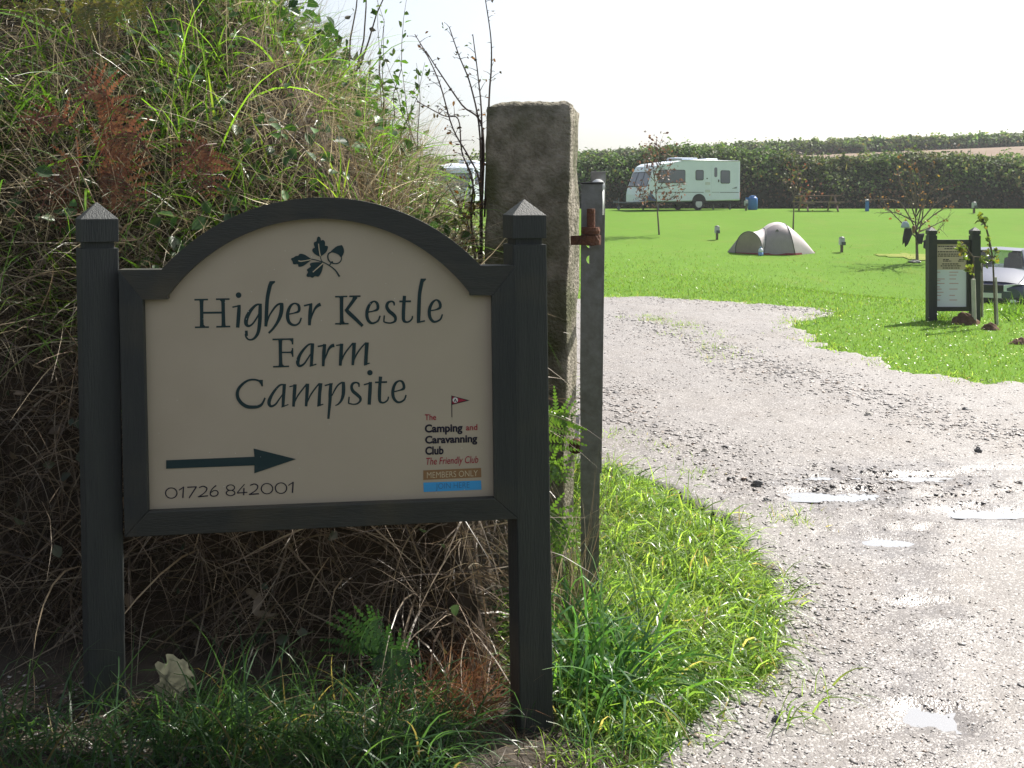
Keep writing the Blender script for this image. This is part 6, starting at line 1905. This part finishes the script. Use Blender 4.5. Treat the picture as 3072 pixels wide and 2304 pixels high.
# short field grass near enough to show blades
px_ = np.array([(1640, 640), (3300, 640)])
n = 75000
u = RNG.random(n)
yy = 8.5 * (34 / 8.5) ** u
xx = yy * (0.01 + RNG.random(n) * .56)
k = ~inside(drive_poly, xx, yy)
k &= RNG.random(n) > sstep(19, 34, yy) * .97
xx, yy = xx[k], yy[k]
q = np.stack([xx, yy, terrain(xx, yy) - .005], -1)
d = UP + RNG.normal(size=q.shape) * .6
sc = (yy / 12) ** .55
FIELD = [(4, (0.095, 0.175, 0.030)), (3, (0.11, 0.20, 0.036)), (2, (0.085, 0.15, 0.028)), (1.3, (0.15, 0.175, 0.06))]
V, Q, C = blades(q, d, (.022 + .032 * RNG.random(len(q))) * sc, (.006 + .006 * RNG.random(len(q))) * sc, .5 * RNG.random(len(q)), pick(len(q), FIELD, .2), 2)
o = np_mesh("field_grass_blades", V, Q, GRASSMAT, C)
tag(o, "short grass blades of the mown field beyond the drive", None, None, "stuff")
fx = np.array([tuple(hit(random.uniform(2330, 3090), random.uniform(955, 1140)))[:] for _ in range(240)])  # small white quads scattered over the turf
fx = fx[~inside(drive_poly, fx[:, 0], fx[:, 1])]
fx[:, 2] += .05 + .02 * RNG.random(len(fx))
V, Q, C = leaves(fx, UP + RNG.normal(size=fx.shape) * .4, .014 + .012 * RNG.random(len(fx)), pick(len(fx), [(3, (.75, .76, .74)), (1, (.7, .72, .6))], .1), .9)
o = np_mesh("white_flecks", V, Q, LEAFMAT, C)
tag(o, "tiny white flecks dotted through the turf by the drive", None, None, "stuff")
# small grass islands on the drive
cs = []
for (a, b2, n) in ((2000, 965, 12), (2060, 985, 10), (2100, 1010, 8), (2160, 1050, 8), (1960, 955, 8), (2180, 1075, 6), (2105, 1420, 3), (2395, 1560, 4), (2360, 1540, 3), (1985, 1355, 5), (1860, 1320, 5)):
    for _ in range(n):
        h = hit(a + random.gauss(0, 40 if b2 < 1200 else 18), b2 + random.gauss(0, 9)); cs.append((h.x, h.y))
parts = tufts(cs, 26, (.03, .085), (.004, .008), .07, VERGE, 3, (.2, .8))
nt_ = [(lambda h: (h.x, h.y))(hit(random.uniform(2770, 2850), random.uniform(950, 964))) for _ in range(12)]
parts += tufts(nt_, 24, (.06, .16), (.007, .012), .08, GREEN, 4, (.3, .9))
cs = [(lambda h: (h.x, h.y))(hit(3030 + random.uniform(-25, 60), 945 + random.uniform(-10, 20))) for _ in range(14)]
parts2 = tufts(cs, 11, (.18, .40), (.008, .014), .10, GREEN, 6, (.2, .7))
fr_ = []
for i in range(len(drive_poly)):
    a_, b_ = np.array(drive_poly[i]), np.array(drive_poly[(i + 1) % len(drive_poly)])
    if a_[1] < 6.5 or b_[1] < 6.5 or a_[0] < .6: continue
    for k_ in range(int(np.hypot(*(b_ - a_)) * 9)):
        q_ = a_ + (b_ - a_) * RNG.random() + RNG.normal(size=2) * .13
        fr_.append(tuple(q_))
parts += tufts(fr_, 22, (.03, .10), (.006, .011), .10, VERGE, 3, (.3, .9))
ve_ = []
for i in range(len(drive_poly)):
    a_, b_ = np.array(drive_poly[i]), np.array(drive_poly[(i + 1) % len(drive_poly)])
    if not (2.7 < a_[1] < 6.6 and .15 < a_[0] < 1.4): continue
    for k_ in range(int(np.hypot(*(b_ - a_)) * 16)):
        ve_.append(tuple(a_ + (b_ - a_) * RNG.random() + RNG.normal(size=2) * .075))
parts += tufts(ve_, 11, (.05, .24), (.004, .008), .045, VERGE, 6, (.5, 1.3))
lo_ = [(lambda h: (h.x, h.y))(hit(random.uniform(1650, 2000), random.uniform(2230, 2400))) for _ in range(16)]
parts += tufts(lo_, 9, (.06, .2), (.003, .006), .05, VERGE, 5, (.3, .9))
V, Q, C = merge([blades_ for blades_ in parts])
o = np_mesh("drive_grass", V, Q, GRASSMAT, C)
tag(o, "thin tufts of grass growing through the gravel", None, None, "stuff")
V, Q, C = merge(parts2)
o = np_mesh("rough_grass", V, Q, GRASSMAT, C)
tag(o, "tall rough grass at the right edge before the parked car", None, None, "stuff")
